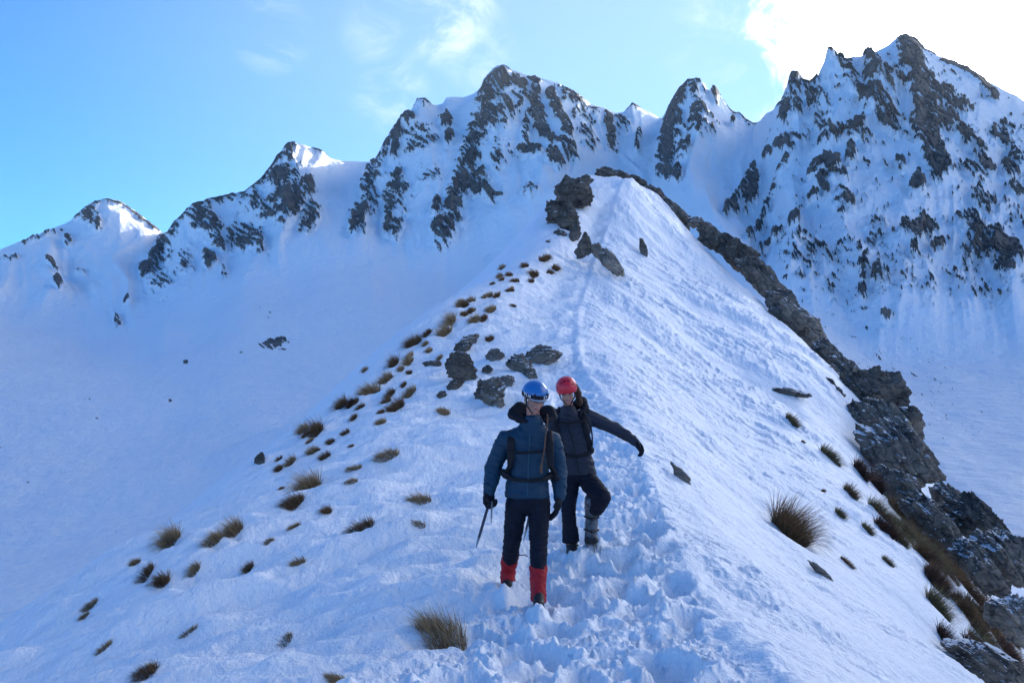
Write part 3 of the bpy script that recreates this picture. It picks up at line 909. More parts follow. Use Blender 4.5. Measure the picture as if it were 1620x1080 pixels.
GR = 'outcrops along the rocky right edge of the ridge'
GL = 'rocks on the upper left side of the ridge'
RIB = [
    (963, 279, 23, 13, 8, 63, 'dark block standing at the very top of the ridge', M_ROCK_D, 16),
    (1006, 288, 20, 10, 28, 64, 'flat dark slab just right of the block on the ridge top', M_ROCK_D, 18),
    (1037, 312, 24, 11, 42, 63.5, 'thin dark slab sloping down from the ridge top towards the icy snow lump', M_ROCK_D, 20),
    (1075, 341, 27, 12, 38, 62.5, 'dark slab directly below the white snow lump on the skyline edge', M_ROCK, 20),
    (1104, 350, 11, 8, 10, 61.5, 'small squarish stone sitting on the skyline beside the snow lump', M_ROCK, 10),
    (1132, 378, 32, 14, 40, 60, 'angular grey outcrop where the skyline edge starts to widen', M_ROCK, 24),
    (1172, 405, 30, 18, 42, 58, 'dark knobbly outcrop with a blunt upper corner on the skyline', M_ROCK_D, 24),
    (1208, 446, 34, 16, 46, 55, 'narrow grey outcrop below the blunt dark knob', M_ROCK, 22),
    (1238, 478, 28, 15, 46, 52.8, 'grey hump between the narrow outcrop and the long pale slab', M_ROCK, 22),
    (1262, 508, 44, 19, 44, 50.5, 'long pale grey slab halfway down the skyline edge', M_ROCK_W, 30),
    (1312, 560, 22, 10, 50, 46.5, 'thin rock strip linking the long pale slab and the big crag', M_ROCK, 18),
    (1340, 586, 24, 16, 44, 44.5, 'squat grey block on the skyline just above the notched crag', M_ROCK, 24),
    (1322, 596, 20, 12, 44, 43.5, 'low grey step at the edge of the snow beside the squat block', M_ROCK, 18),
    (1372, 625, 34, 32, 35, 42.5, 'tall dark crag with a notched top on the skyline', M_ROCK_D, 34),
    (1312, 642, 34, 24, 38, 40, 'smooth dark buttress under the snow lip left of the notched crag', M_ROCK_D, 26),
    (1352, 672, 26, 24, 50, 39, 'cracked grey buttress below the notched crag', M_ROCK, 24),
    (1420, 668, 38, 17, 44, 39, 'pale flat topped block jutting from the skyline below the notched crag', M_ROCK_W, 30),
    (1440, 725, 54, 34, 46, 35.5, 'largest grey crag with a broad cracked face', M_ROCK, 40),
    (1415, 770, 34, 20, 44, 31, 'grey face above the red brown grass', M_ROCK, 28),
    (1508, 792, 34, 16, 46, 32, 'slim outcrop on the skyline beside the upper snow strip', M_ROCK, 26),
    (1482, 832, 44, 23, 44, 27.5, 'broad low outcrop between the brown grass and the snow strips', M_ROCK, 30),
    (1562, 838, 48, 22, 42, 28, 'rounded knob of rock on the skyline near the frame edge', M_ROCK_D, 36),
    (1598, 892, 40, 26, 46, 24.5, 'dark craggy outcrop reaching the frame edge', M_ROCK, 36),
    (1548, 892, 40, 20, 46, 23.5, 'wedge of grey rock under the long snow strip', M_ROCK, 30),
    (1610, 975, 30, 22, 40, 20, 'blocky rock at the frame edge beside the lower grass', M_ROCK_W, 24),
    (1572, 1058, 66, 22, 30, 15.6, 'grey green slab at the bottom corner below the grass bank', M_ROCK, 40),
    (1450, 655, 10, 8, 20, 38, 'small loose stone on the skyline above the largest crag', M_ROCK_D, 10),
]
LEFT = [
    (912, 306, 25, 30, -40, 54, 'upper dark block of the buttress left of the ridge top', M_ROCK_D, 26),
    (893, 347, 22, 36, -14, 51, 'tall dark middle block of the buttress left of the ridge top', M_ROCK_D, 24),
    (909, 368, 9, 16, 15, 49.5, 'small flake leaning on the tall dark block', M_ROCK_D, 8),
    (876, 396, 19, 17, -20, 48, 'lowest dark block of the buttress, capped with snow', M_ROCK_D, 18),
    (925, 286, 14, 12, -20, 56, 'small dark step on top of the upper buttress block', M_ROCK_D, 12),
    (889, 322, 11, 16, -30, 52.5, 'dark flake wedged between the upper and middle buttress blocks', M_ROCK_D, 12),
    (884, 372, 10, 13, 12, 49.5, 'short dark wedge under the tall middle block', M_ROCK_D, 11),
    (926, 390, 13, 20, 0, 45.5, 'dark upright stone beside the upper trail', M_ROCK_D, 12),
    (946, 397, 16, 10, 25, 45.3, 'small stone right of the dark upright stone', M_ROCK, 10),
    (967, 414, 25, 12, 48, 44, 'mottled green grey rock sloping into the right snow face', M_ROCK_W, 12),
    (1018, 394, 6, 14, -14, None, 'dark upright flake alone on the right snow face', M_ROCK_D, 6),
    (858, 564, 30, 16, -14, None, 'long flat grey boulder beside the trail above the blue helmet', M_ROCK, 18),
    (824, 577, 17, 17, 10, None, 'rounded boulder at the left end of the flat grey boulder', M_ROCK, 16),
    (838, 592, 12, 9, 0, None, 'low stone in front of the flat grey boulder', M_ROCK, 10),
    (796, 605, 13, 8, -20, None, 'small low rock between the two nearest boulders', M_ROCK, 9),
    (775, 627, 21, 22, -38, None, 'grey boulder left of the blue helmet', M_ROCK, 18),
    (733, 585, 20, 26, -28, None, 'tall dark layered boulder on the left flank', M_ROCK_D, 16),
    (718, 609, 14, 10, -35, None, 'low stone at the foot of the tall layered boulder', M_ROCK_D, 9),
    (780, 564, 13, 11, -28, None, 'small rounded boulder between the layered and the flat boulder', M_ROCK, 10),
    (771, 586, 8, 7, -20, None, 'fist shaped stone under the small rounded boulder', M_ROCK_D, 7),
    (742, 538, 17, 8, -28, None, 'thin upper slab above the tall layered boulder', M_ROCK, 10),
    (732, 549, 14, 9, -10, None, 'dark lower slab above the tall layered boulder', M_ROCK_D, 10),
    (682, 575, 10, 6, 0, None, 'small dark stone half buried left of the layered boulder', M_ROCK_D, 7),
    (412, 727, 7, 11, 22, None, 'dark stone standing alone on the left brink', M_ROCK_D, 8),
    (1079, 752, 20, 7, 48, None, 'thin green grey slab flush with the snow right of the red helmet', M_ROCK_W, 6),
    (1304, 908, 26, 5, 44, None, 'long thin dark slab poking from the snow below the big tussock', M_ROCK_W, 6),
    (1248, 621, 25, 7, 6, None, 'dark rock band under the snow lip at the foot of the face', M_ROCK_D, 12),
    (700, 625, 8, 5, -35, None, 'chip of dark rock below the layered boulder', M_ROCK_D, 5),
]


def build_rocks():
    for i, (u, v, hw, hh, tl, dd, lab, mt, th) in enumerate(RIB):
        g_ = 1.10 if i < 9 else 1.28
        place_rock(u, v, hw * (g_ + .05), hh * g_, tl, dd, lab, mt, i, th * 1.2, 'rock_outcrop', GR)
    for i, (u, v, hw, hh, tl, dd, lab, mt, th) in enumerate(LEFT):
        f_ = 1.1 if dd is None else 0.93
        place_rock(u, v, hw * f_, hh * f_, tl, dd, lab, mt, 60 + i, th, 'boulder', GL)


# ------------------------------------------------------------------ snow tussocks
def mat_grass(name, c_lo, c_hi):
    m, t, b = new_mat(name)
    at = t.nodes.new('ShaderNodeAttribute')
    at.attribute_name = 'dry_shade'
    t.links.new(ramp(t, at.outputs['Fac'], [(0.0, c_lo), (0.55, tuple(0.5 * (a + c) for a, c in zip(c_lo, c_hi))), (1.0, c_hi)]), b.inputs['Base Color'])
    b.inputs['Roughness'].default_value = 0.7
    b.inputs['Specular IOR Level'].default_value = 0.2
    return m


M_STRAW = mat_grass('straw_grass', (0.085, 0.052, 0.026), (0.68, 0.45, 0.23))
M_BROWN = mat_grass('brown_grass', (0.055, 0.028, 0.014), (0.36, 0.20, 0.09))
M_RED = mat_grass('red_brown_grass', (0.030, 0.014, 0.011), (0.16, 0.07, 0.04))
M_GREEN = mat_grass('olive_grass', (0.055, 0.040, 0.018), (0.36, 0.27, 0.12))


def tussock(u, v, w, h, kind, label, group, ang=0.0, aspect=0.6, seed=0, dens=1.0, up=1.0):
    """one clump whose base centre shows at pixel (u, v); w, h its size in pixels of the photograph"""
    r_ = np.random.default_rng(900 + seed)
    q = snow_hit(u, v)
    d = q[1]
    s = d / FPX
    W, H = 0.5 * w * s, h * s
    n = int((420 + 4.5 * min(w, 90)) * dens)
    bw = max(0.0016, 0.00022 * d) * (1.15 if dens < 0.6 else 1.0)
    ca, sa = math.cos(rad(ang)), math.sin(rad(ang))
    side = -1.0 if q[0] < 1.2 else 1.0
    rr = np.sqrt(r_.random(n)); th = r_.random(n) * 2 * np.pi
    ex, ey = rr * np.cos(th), rr * np.sin(th)
    # long axis of the base lies along ang (in x-z picture sense it follows the slope)
    bx = ex * W * 0.78
    by = ey * W * 0.70 * aspect + (bx * sa)
    bx = bx * ca
    gx, gy = q[0] + bx, d + by
    gb, dc_, db_, dr_ = ridge_base(gx, gy)
    gz = gb + near_relief(gx, gy, dc_, db_, dr_, False)
    short = r_.random(n) < 0.45
    ln = H * np.where(short, r_.uniform(0.35, 0.7, n), r_.uniform(0.75, 1.25, n)) * (1.1 - 0.35 * rr)
    out = np.stack([ex, ey], 1) * (0.35 + 0.35 * r_.random((n, 1))) + r_.normal(0, 0.18, (n, 2)) + np.array([side * 0.62, -0.14])
    rise = up * (1.0 + 0.25 * r_.normal(size=n))
    dirv = np.stack([out[:, 0], out[:, 1], np.maximum(0.25, rise)], 1)
    dirv /= np.linalg.norm(dirv, axis=1)[:, None]
    droop = r_.uniform(0.2, 1.2, n) * np.where(short, 0.5, 1.0)
    segs = 4
    pts = []
    p = np.stack([gx, gy, gz - 0.10 * H], 1)
    dcur = dirv.copy()
    for k in range(segs + 1):
        pts.append(p.copy())
        p = p + dcur * (ln / segs)[:, None]
        dcur[:, 2] -= droop * 0.42
        dcur[:, :2] *= 1.10
        dcur /= np.linalg.norm(dcur, axis=1)[:, None]
    # ribbons facing roughly across the view with random twist
    tw = r_.normal(0, 0.6, n)
    wv = np.stack([np.cos(tw), np.sin(tw), np.zeros(n)], 1)
    V, F, A = [], [], []
    dry_shade = np.where(short, r_.uniform(0.0, 0.45, n), r_.uniform(0.25, 1.0, n))  # blade dryness; short blades darker, as painted shade inside the clump
    taper = [1.0, 0.95, 0.8, 0.55, 0.12]
    for k in range(segs + 1):
        V.append(pts[k] - wv * bw * taper[k]); V.append(pts[k] + wv * bw * taper[k])
    V = np.stack(V, 1)                      # n, 2*(segs+1), 3
    A = np.repeat(dry_shade[:, None], 2 * (segs + 1), 1) * np.repeat(np.array([0.35, 0.6, 0.85, 1.0, 1.0]), 2)[None]  # roots darkened: shade of the dense base put into the colour
    base = np.arange(n)[:, None] * (2 * (segs + 1))
    quads = np.concatenate([np.stack([base[:, 0] + 2 * k, base[:, 0] + 2 * k + 1, base[:, 0] + 2 * k + 3, base[:, 0] + 2 * k + 2], 1) for k in range(segs)])
    org = np.array([q[0], d, q[2]])
    me = bpy.data.meshes.new('snow_tussock')
    me.from_pydata((V.reshape(-1, 3) - org).tolist(), [], quads.tolist())
    at = me.attributes.new('dry_shade', 'FLOAT', 'POINT')
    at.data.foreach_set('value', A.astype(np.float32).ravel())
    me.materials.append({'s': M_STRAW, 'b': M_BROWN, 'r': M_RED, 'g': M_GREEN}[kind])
    o = bpy.data.objects.new('snow_tussock', me)
    COL.objects.link(o)
    o.location = org
    o['label'] = label
    o['category'] = 'grass tussock'
    o['group'] = group


TL = 'grass tussocks on the left flank of the ridge'
TR = 'grass tussocks on the right flank of the ridge'
# u, v, w, h, kind, slope angle, aspect, density, uprightness, label
TUSS_L = [
    (702, 1012, 96, 70, 's', 0, .7, 1.5, 1.9, 'biggest straw brown tussock, fanned out on the snow in front of the red gaiters'),
    (272, 858, 26, 34, 's', 30, .7, 1.5, .9, 'rounded brown tussock bulging over the left brink above the twin dark clumps'),
    (372, 842, 26, 32, 's', 30, .7, 1.4, .9, 'plump upper clump of the pair beside the trampled flank'),
    (340, 856, 28, 22, 's', 40, .6, 1.2, .8, 'ragged lower clump of the pair beside the plump one'),
    (492, 772, 34, 42, 's', 40, .6, 1.6, .9, 'largest tussock on the left flank, pale topped'),
    (466, 800, 34, 26, 'b', 40, .5, 1.5, .8, 'dark tail clump just below the pale topped tussock'),
    (573, 838, 40, 22, 'b', 25, .5, 1.2, .7, 'low dark tussock level with the front hiker\'s waist'),
    (519, 812, 12, 18, 'b', 30, .7, 1, .8, 'tiny dark tuft beside the largest left flank tussock'),
    (233, 912, 20, 18, 'b', 40, .6, 1.1, .7, 'dark left clump of the twins under the brink'),
    (258, 924, 20, 24, 'b', 20, .7, 1.1, .9, 'dark right clump of the twins under the brink'),
    (308, 909, 16, 18, 's', 40, .6, .9, .9, 'small feathery tuft right of the dark twins'),
    (214, 893, 16, 11, 's', 35, .6, .8, .8, 'small wind blown tuft left of the dark twins'),
    (394, 902, 14, 15, 'b', 35, .6, 1, .8, 'small dark hollowed tuft on the open snow'),
    (143, 960, 22, 11, 's', 30, .5, .9, .7, 'flattened brown tuft furthest down the left brink'),
    (134, 976, 14, 9, 's', 35, .5, .6, .8, 'wispy tuft just under the flattened one'),
    (232, 1068, 34, 22, 'b', 35, .5, 1.2, .8, 'dark combed tuft near the bottom left'),
    (452, 1016, 24, 14, 's', 35, .5, .6, .8, 'short comb of straw poking from smooth snow'),
    (536, 1080, 36, 18, 's', 0, .6, 1.2, 1.2, 'dark tuft cut by the bottom edge of the picture'),
    (664, 792, 38, 18, 's', 10, .5, .7, 1.4, 'sparse upright straw left of the front hiker\'s glove'),
    (612, 725, 40, 16, 's', 20, .4, .8, 1.2, 'pale straw strip below the dark double clump'),
    (560, 742, 26, 9, 's', 25, .4, .7, 1.0, 'low straw comb left of the pale straw strip'),
    (556, 764, 22, 9, 's', 30, .4, .45, 1.0, 'faint straw comb under the low one'),
    (472, 892, 26, 14, 's', 35, .4, .5, 1.3, 'sparse straw in the open middle of the flank'),
    (466, 834, 22, 9, 's', 40, .4, .5, 1.0, 'thin straw line under the dark tail clump'),
    (662, 832, 24, 8, 's', 10, .4, .35, 1.3, 'a few straws near the axe tip'),
    (300, 1000, 30, 10, 's', 35, .3, .3, 1.3, 'scattered straws on the lower flank'),
    (165, 1030, 26, 10, 's', 40, .3, .45, 1.2, 'line of short straws low on the left'),
    (426, 858, 18, 8, 's', 40, .3, .35, 1.2, 'thin straws right of the plump and ragged pair'),
    (628, 648, 30, 22, 'b', 42, .5, 1.4, .8, 'dark lower half of the double clump on the flank'),
    (650, 626, 22, 16, 's', 42, .5, 1.1, .9, 'ragged upper half of the double clump on the flank'),
    (502, 686, 22, 32, 'b', 50, .5, 1.2, .9, 'long brown tussock hanging on the brink'),
    (481, 684, 14, 18, 's', 40, .6, 1, .9, 'small brown tussock left of the long hanging one'),
    (542, 644, 16, 20, 'b', 40, .6, 1.1, .9, 'brown tussock on the brink beside the dark buried tuft'),
    (572, 645, 12, 10, 'b', 40, .6, 1.1, .6, 'dark buried tuft on the brink'),
    (556, 640, 12, 14, 'r', 40, .6, 1.1, .8, 'reddish tuft between the brown tussock and the dark buried tuft'),
    (588, 622, 34, 24, 's', 45, .4, 1.4, .9, 'long pale straw tussock along the brink'),
    (612, 602, 26, 18, 's', 45, .4, 1.1, .9, 'upper end of the pale straw on the brink'),
    (625, 578, 13, 20, 'b', 40, .7, 1, .9, 'upright brown tuft on the brink, left of a paler one'),
    (648, 576, 14, 18, 's', 45, .6, 1, .9, 'pale tuft right of the upright brown one'),
    (656, 546, 28, 22, 'b', 45, .5, 1.3, .9, 'dark shaggy tussock on the brink below the tall stack'),
    (677, 530, 16, 10, 'b', 45, .5, 1, .8, 'dark tail above the shaggy tussock'),
    (706, 530, 24, 22, 's', 50, .5, 1.2, .9, 'lower tussock of the tall golden stack on the brink'),
    (716, 512, 16, 24, 's', 60, .6, 1.2, 1, 'middle tussock of the tall golden stack on the brink'),
    (730, 484, 18, 12, 's', 50, .5, .9, .9, 'topmost wisp of the tall golden stack'),
    (752, 510, 18, 14, 's', 40, .6, 1, .9, 'golden tuft right of the tall stack'),
    (766, 508, 14, 10, 'b', 40, .6, 1, .8, 'dark tuft under the small golden ridge tuft'),
    (778, 494, 18, 12, 's', 40, .5, 1, .9, 'small golden tuft on the flank above the slabs'),
    (742, 496, 18, 8, 'b', 35, .5, 1, .7, 'flat dark tuft between the golden ones'),
    (846, 438, 18, 15, 'b', 45, .6, 1.1, .9, 'brown tuft highest on the flank, under the dark buttress'),
    (816, 446, 16, 10, 'b', 40, .5, 1, .8, 'dark tuft left of the highest brown one'),
    (840, 447, 14, 8, 'b', 40, .5, 1, .8, 'low dark tail below the highest brown tuft'),
    (796, 425, 8, 10, 's', 40, .6, .7, .9, 'tiny pale tuft on the skyline under the buttress'),
    (810, 460, 9, 5, 'b', 30, .6, .8, .8, 'tiny dark tuft below the upper pair'),
    (812, 484, 11, 5, 'b', 20, .6, .8, .8, 'tiny flat tuft beside the upper trail'),
    (703, 654, 20, 13, 's', 10, .6, 1, 1.1, 'pale tuft left of the nearest grey boulder'),
    (775, 538, 14, 8, 'b', 20, .6, 1, .9, 'dark tuft right of the thin slabs'),
    (680, 556, 10, 10, 's', 40, .6, .8, .9, 'little pale tuft above the half buried stone'),
    (524, 700, 14, 10, 'b', 45, .5, .9, .8, 'small dark streak of grass right of the hanging tussock'),
    (556, 707, 8, 5, 'b', 30, .5, .9, .8, 'dark speck of grass in the open snow'),
    (578, 387 + 200, 8, 9, 's', 45, .5, .7, .9, 'tiny wisp on the brink above the pale straw'),
]
TUSS_R = [
    (1246, 846, 60, 70, 'b', -38, .7, 2.6, 1.1, 'big rust brown tussock alone on the right snow face'),
    (1252, 668, 24, 16, 'g', -40, .6, 1.1, .9, 'olive tussock below the dark rock band'),
    (1312, 722, 38, 20, 'g', -40, .6, 1.4, .8, 'wide olive brown tussock against the snow step'),
    (1360, 748, 26, 32, 'r', -50, .6, 1.5, .8, 'dark red shrubby tussock against the largest crag'),
    (1384, 768, 26, 26, 'r', -50, .6, 1.5, .8, 'dark red tussock right below the shrubby one'),
    (1345, 782, 24, 20, 'b', -40, .6, 1.1, .9, 'small rusty tussock in front of the red ones'),
    (1328, 816, 18, 14, 'g', -20, .7, .8, 1.1, 'pale green tuft above the green pair'),
    (1372, 840, 20, 15, 'g', -30, .7, .8, 1.1, 'lower green tuft beside the dark bank'),
    (1404, 890, 22, 12, 'g', -40, .6, .8, .9, 'faint green tuft below the dark bank'),
    (1340, 892, 26, 9, 'b', -40, .5, 1.1, .6, 'flat dark tuft beside the thin slab'),
    (1400, 842, 30, 18, 'r', -40, .6, 1.3, .8, 'dark bank tussock, upper left one'),
    (1422, 856, 34, 22, 'g', -40, .6, 1.3, .9, 'dark bank tussock with olive tips'),
    (1446, 838, 28, 40, 'r', -50, .7, 1.6, .9, 'tall dark red bush under the grey face'),
    (1468, 872, 40, 30, 'b', -45, .7, 1.7, .9, 'bright rust tussock at the top of the grass bank'),
    (1498, 884, 44, 30, 'b', -45, .7, 1.7, .9, 'golden rust tussock in the middle of the grass bank'),
    (1478, 918, 36, 24, 'b', -45, .6, 1.3, .9, 'brown tussock edging the snow under the rust ones'),
    (1482, 962, 40, 36, 'g', -45, .7, 1.6, 1, 'round olive tussock overhung by snow'),
    (1528, 930, 50, 30, 'b', -45, .6, 1.7, .9, 'tawny tussock below the golden rust one'),
    (1524, 962, 36, 24, 'b', -45, .6, 1.4, .9, 'tawny tussock between two snow tongues'),
    (1494, 1014, 26, 32, 'r', -35, .7, 1.4, 1.2, 'dark wispy tussock at the lowest snow tongue'),
    (1562, 970, 50, 30, 'b', -45, .6, 1.7, .9, 'broad tawny tussock low in the grass bank'),
    (1590, 1002, 50, 30, 'b', -45, .6, 1.7, .9, 'tawny tussock by the frame edge'),
    (1556, 1012, 50, 26, 'b', -45, .6, 1.5, .9, 'ragged brown tussock above the bottom slab'),
    (1545, 1035, 50, 26, 'r', -40, .6, 1.5, .8, 'dark red mat above the bottom slab'),
    (1600, 1045, 50, 26, 'r', -40, .6, 1.5, .8, 'dark mat at the frame edge above the bottom slab'),
    (1270, 700, 6, 5, 'b', 0, .7, .6, .9, 'tiny speck of grass left of the wide olive tussock'),
    (1302, 778, 8, 5, 'b', 0, .7, .6, .9, 'tiny speck of grass left of the rusty tussock'),
]


def extra_tufts():
    r_ = np.random.default_rng(77)
    pts = [(400, 745), (455, 700), (505, 668), (560, 628), (610, 585), (655, 540), (700, 497), (745, 462), (800, 425), (860, 405)]
    for i in range(46):
        t = r_.random() * (len(pts) - 1.001)
        k = int(t); f = t - k
        u = pts[k][0] * (1 - f) + pts[k + 1][0] * f
        v = pts[k][1] * (1 - f) + pts[k + 1][1] * f
        off = abs(r_.normal(0, 1)) * (34 if u < 700 else 26)
        u += off * 0.9 + 4; v += off * 0.55 + 5
        w = r_.uniform(9, 19) * (1.15 if u < 620 else 0.9)
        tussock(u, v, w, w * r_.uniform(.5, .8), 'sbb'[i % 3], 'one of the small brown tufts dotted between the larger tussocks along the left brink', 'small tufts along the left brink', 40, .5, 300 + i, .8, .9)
    for i in range(34):
        t = r_.random()
        u = 1410 + 190 * t + r_.normal(0, 12); v = 815 + 225 * t + r_.normal(0, 12)
        w = r_.uniform(30, 48)
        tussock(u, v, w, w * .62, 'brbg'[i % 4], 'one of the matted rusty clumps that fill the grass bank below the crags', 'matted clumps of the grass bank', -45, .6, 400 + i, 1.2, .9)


def build_tussocks():
    extra_tufts()
    for i, (u, v, w, h, k, an, asp, de, up, lab) in enumerate(TUSS_L):
        g_ = 1.25 if i else 1.0
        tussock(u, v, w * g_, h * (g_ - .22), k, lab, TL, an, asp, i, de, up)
    for i, (u, v, w, h, k, an, asp, de, up, lab) in enumerate(TUSS_R):
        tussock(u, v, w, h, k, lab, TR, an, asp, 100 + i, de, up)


# hollows the wind scours on the downhill side of the clumps
for (u, v, w, h, *_r) in TUSS_L + TUSS_R:
    if w >= 14:
        q_ = snow_hit(u, v)
        s_ = q_[1] / FPX
        SCOOPS.append((q_[0] + 0.10 * w * s_, q_[1] - 0.35 * w * s_, 0.42 * w * s_, min(0.16, 0.28 * h * s_)))
FEET = [snow_hit(800, 930), snow_hit(852, 966), snow_hit(908, 884)]
# snow pushed up round the planted boots
for q_ in FEET:
    fr_ = q_[1] < 9.6
    for (ox, oy, rr_, hh_) in ((0.0, -0.27 if fr_ else -0.20, 0.12 if fr_ else 0.10, 0.15 if fr_ else 0.085), (-0.10, -0.12, 0.07, 0.06), (0.10, -0.13, 0.08, 0.065)):
        SCOOPS.append((q_[0] + ox, q_[1] + oy, rr_, -hh_))
build_ridge()
build_rocks()
build_tussocks()

# ------------------------------------------------------------------ people
def flat_mat(name, col, rough=0.7, spec=0.3, var=0.15, scale=40.0, bmp=0.3, bdist=0.004, metal=0.0):
    m, t, b = new_mat(name)
    tc = t.nodes.new('ShaderNodeTexCoord')
    n = noise_tex(t, tc.outputs['Object'], scale, 6, 0.65)
    lo = tuple(c * (1 - var) for c in col); hi = tuple(min(1, c * (1 + var)) for c in col)
    t.links.new(ramp(t, n, [(0.3, lo), (0.7, hi)]), b.inputs['Base Color'])
    b.inputs['Roughness'].default_value = rough
    b.inputs['Specular IOR Level'].default_value = spec
    b.inputs['Metallic'].default_value = metal
    if bmp:
        t.links.new(bump(t, n, bmp, bdist), b.inputs['Normal'])
    return m


M_SKIN = flat_mat('skin', (0.37, 0.185, 0.135), 0.5, 0.4, 0.10, 30, 0.1, 0.002)
M_LIP = flat_mat('lips', (0.32, 0.11, 0.10), 0.45, 0.4, 0.05, 30, 0)
M_TEETH = flat_mat('teeth', (0.75, 0.72, 0.66), 0.3, 0.5, 0.03, 30, 0)
M_EYE = flat_mat('closed_eye', (0.10, 0.055, 0.045), 0.5, 0.3, 0.1, 60, 0)
M_TEAL = flat_mat('teal_shell', (0.004, 0.034, 0.066), 0.6, 0.3, 0.18, 14, 0.5, 0.012)
M_TEAL2 = flat_mat('teal_trim', (0.006, 0.055, 0.095), 0.5, 0.3, 0.1, 14, 0)
M_GREY = flat_mat('slate_shell', (0.019, 0.023, 0.036), 0.6, 0.3, 0.18, 14, 0.5, 0.012)
M_BLACK = flat_mat('black_fabric', (0.008, 0.009, 0.014), 0.75, 0.25, 0.25, 18, 0.5, 0.010)
M_NAVY = flat_mat('dark_trouser', (0.007, 0.009, 0.018), 0.8, 0.2, 0.25, 18, 0.5, 0.012)
M_STRAP = flat_mat('black_webbing', (0.006, 0.006, 0.009), 0.7, 0.3, 0.2, 90, 0.3, 0.003)
M_REDG = flat_mat('red_gaiter', (0.36, 0.008, 0.014), 0.6, 0.3, 0.22, 16, 0.5, 0.010)
M_BLUEH = flat_mat('blue_helmet_shell', (0.016, 0.14, 0.38), 0.28, 0.5, 0.05, 12, 0)
M_REDH = flat_mat('red_helmet_shell', (0.62, 0.014, 0.030), 0.35, 0.5, 0.05, 12, 0)
M_PALE = flat_mat('pale_peak', (0.30, 0.32, 0.38), 0.6, 0.3, 0.1, 30, 0.1)
M_WHITE = flat_mat('white_print', (0.8, 0.8, 0.8), 0.5, 0.3, 0.02, 30, 0)
M_BOOTG = flat_mat('grey_boot_shell', (0.085, 0.088, 0.10), 0.4, 0.45, 0.8, 16, 0.2, 0.004)
M_BOOTB = flat_mat('black_boot', (0.012, 0.012, 0.014), 0.6, 0.4, 0.3, 30, 0.3, 0.004)
M_STEEL = flat_mat('steel', (0.22, 0.23, 0.25), 0.4, 0.5, 0.2, 50, 0.1, 0.001, 0.8)
M_SHAFT = flat_mat('dark_axe_shaft', (0.035, 0.042, 0.055), 0.4, 0.5, 0.2, 50, 0.1, 0.001, 0.3)
M_TUBE = flat_mat('brown_tube', (0.10, 0.045, 0.022), 0.5, 0.4, 0.15, 40, 0)
M_HAIR = flat_mat('brown_hair', (0.055, 0.028, 0.016), 0.6, 0.3, 0.4, 60, 0.8, 0.01)
M_HAIRB = flat_mat('fair_hair', (0.20, 0.125, 0.06), 0.6, 0.3, 0.3, 60, 0.6, 0.008)

_d2 = ico(3)[0]


def ell(c, r, rot=None):
    if isinstance(r, (int, float)):
        r = (r, r, r)
    p = _d2 * np.array(r)
    if rot is not None:
        p = p @ np.array(rot.to_3x3()).T
    return p + np.array(c)


def hull_into(bm, cloud):
    t = bmesh.new()
    vs = [t.verts.new(p) for p in cloud]
    res = bmesh.ops.convex_hull(t, input=vs)
    junk = [g for g in res['geom_interior'] + res['geom_unused'] if isinstance(g, bmesh.types.BMVert)]
    bmesh.ops.delete(t, geom=list(set(junk)), context='VERTS')
    me = bpy.data.meshes.new('tmp')
    t.to_mesh(me)
    t.free()
    bm.from_mesh(me)
    bpy.data.meshes.remove(me)


def chain(bm, pts):
    """tapered, rounded limb through [(centre, radius or radii), ...]"""
    for a, b in zip(pts[:-1], pts[1:]):
        hull_into(bm, np.concatenate([ell(*a), ell(*b)]))


def mesh_obj(name, me, mat, org, parent=None):
    me.transform(Matrix.Translation(-Vector(org)))
    if mat is not None:
        me.materials.append(mat)
    me.polygons.foreach_set('use_smooth', np.ones(len(me.polygons), dtype=bool))
    o = bpy.data.objects.new(name, me)
    COL.objects.link(o)
    if parent is None:
        o.location = org
    else:
        o.parent = parent
    return o


def organic(name, bm, mat, org, parent=None, voxel=0.008, smooth=4, fold=0.0, fscale=9.0, seed=1, stretch=(1, 1, 1)):
    """melt the pieces of bm into one continuous skin"""
    me = bpy.data.meshes.new(name)
    bm.to_mesh(me)
    bm.free()
    t = bpy.data.objects.new('tmp', me)
    COL.objects.link(t)
    rm = t.modifiers.new('r', 'REMESH'); rm.mode = 'VOXEL'; rm.voxel_size = voxel; rm.adaptivity = 0
    if smooth:
        sm = t.modifiers.new('s', 'SMOOTH'); sm.iterations = smooth; sm.factor = 0.5
    dg = bpy.context.evaluated_depsgraph_get()
    m2 = bpy.data.meshes.new_from_object(t.evaluated_get(dg), depsgraph=dg)
    bpy.data.objects.remove(t)
    bpy.data.meshes.remove(me)
    m2.name = name
    if fold:
        n = len(m2.vertices)
        co = np.empty(n * 3, np.float32); m2.vertices.foreach_get('co', co); co = co.reshape(-1, 3).astype(float)
        no = np.empty(n * 3, np.float32); m2.vertices.foreach_get('normal', no); no = no.reshape(-1, 3)
        p = co * fscale * np.array(stretch)
        dsp = 0.6 * (np.abs(fbm3(p, 3, seed)) * 2 - 0.5) + 0.5 * fbm3(p * 0.5, 2, seed + 9)
        co = co + no * (fold * dsp)[:, None]
        m2.vertices.foreach_set('co', co.astype(np.float32).ravel())
        m2.update()
    return mesh_obj(name, m2, mat, org, parent)


def plain(name, bm, mat, org, parent=None):
    me = bpy.data.meshes.new(name)
    bm.to_mesh(me)
    bm.free()
    return mesh_obj(name, me, mat, org, parent)


def head_frame(hc, yaw, pitch, roll):
    return Matrix.Translation(hc) @ Matrix.Rotation(rad(yaw), 4, 'Z') @ Matrix.Rotation(rad(pitch), 4, 'X') @ Matrix.Rotation(rad(roll), 4, 'Y')


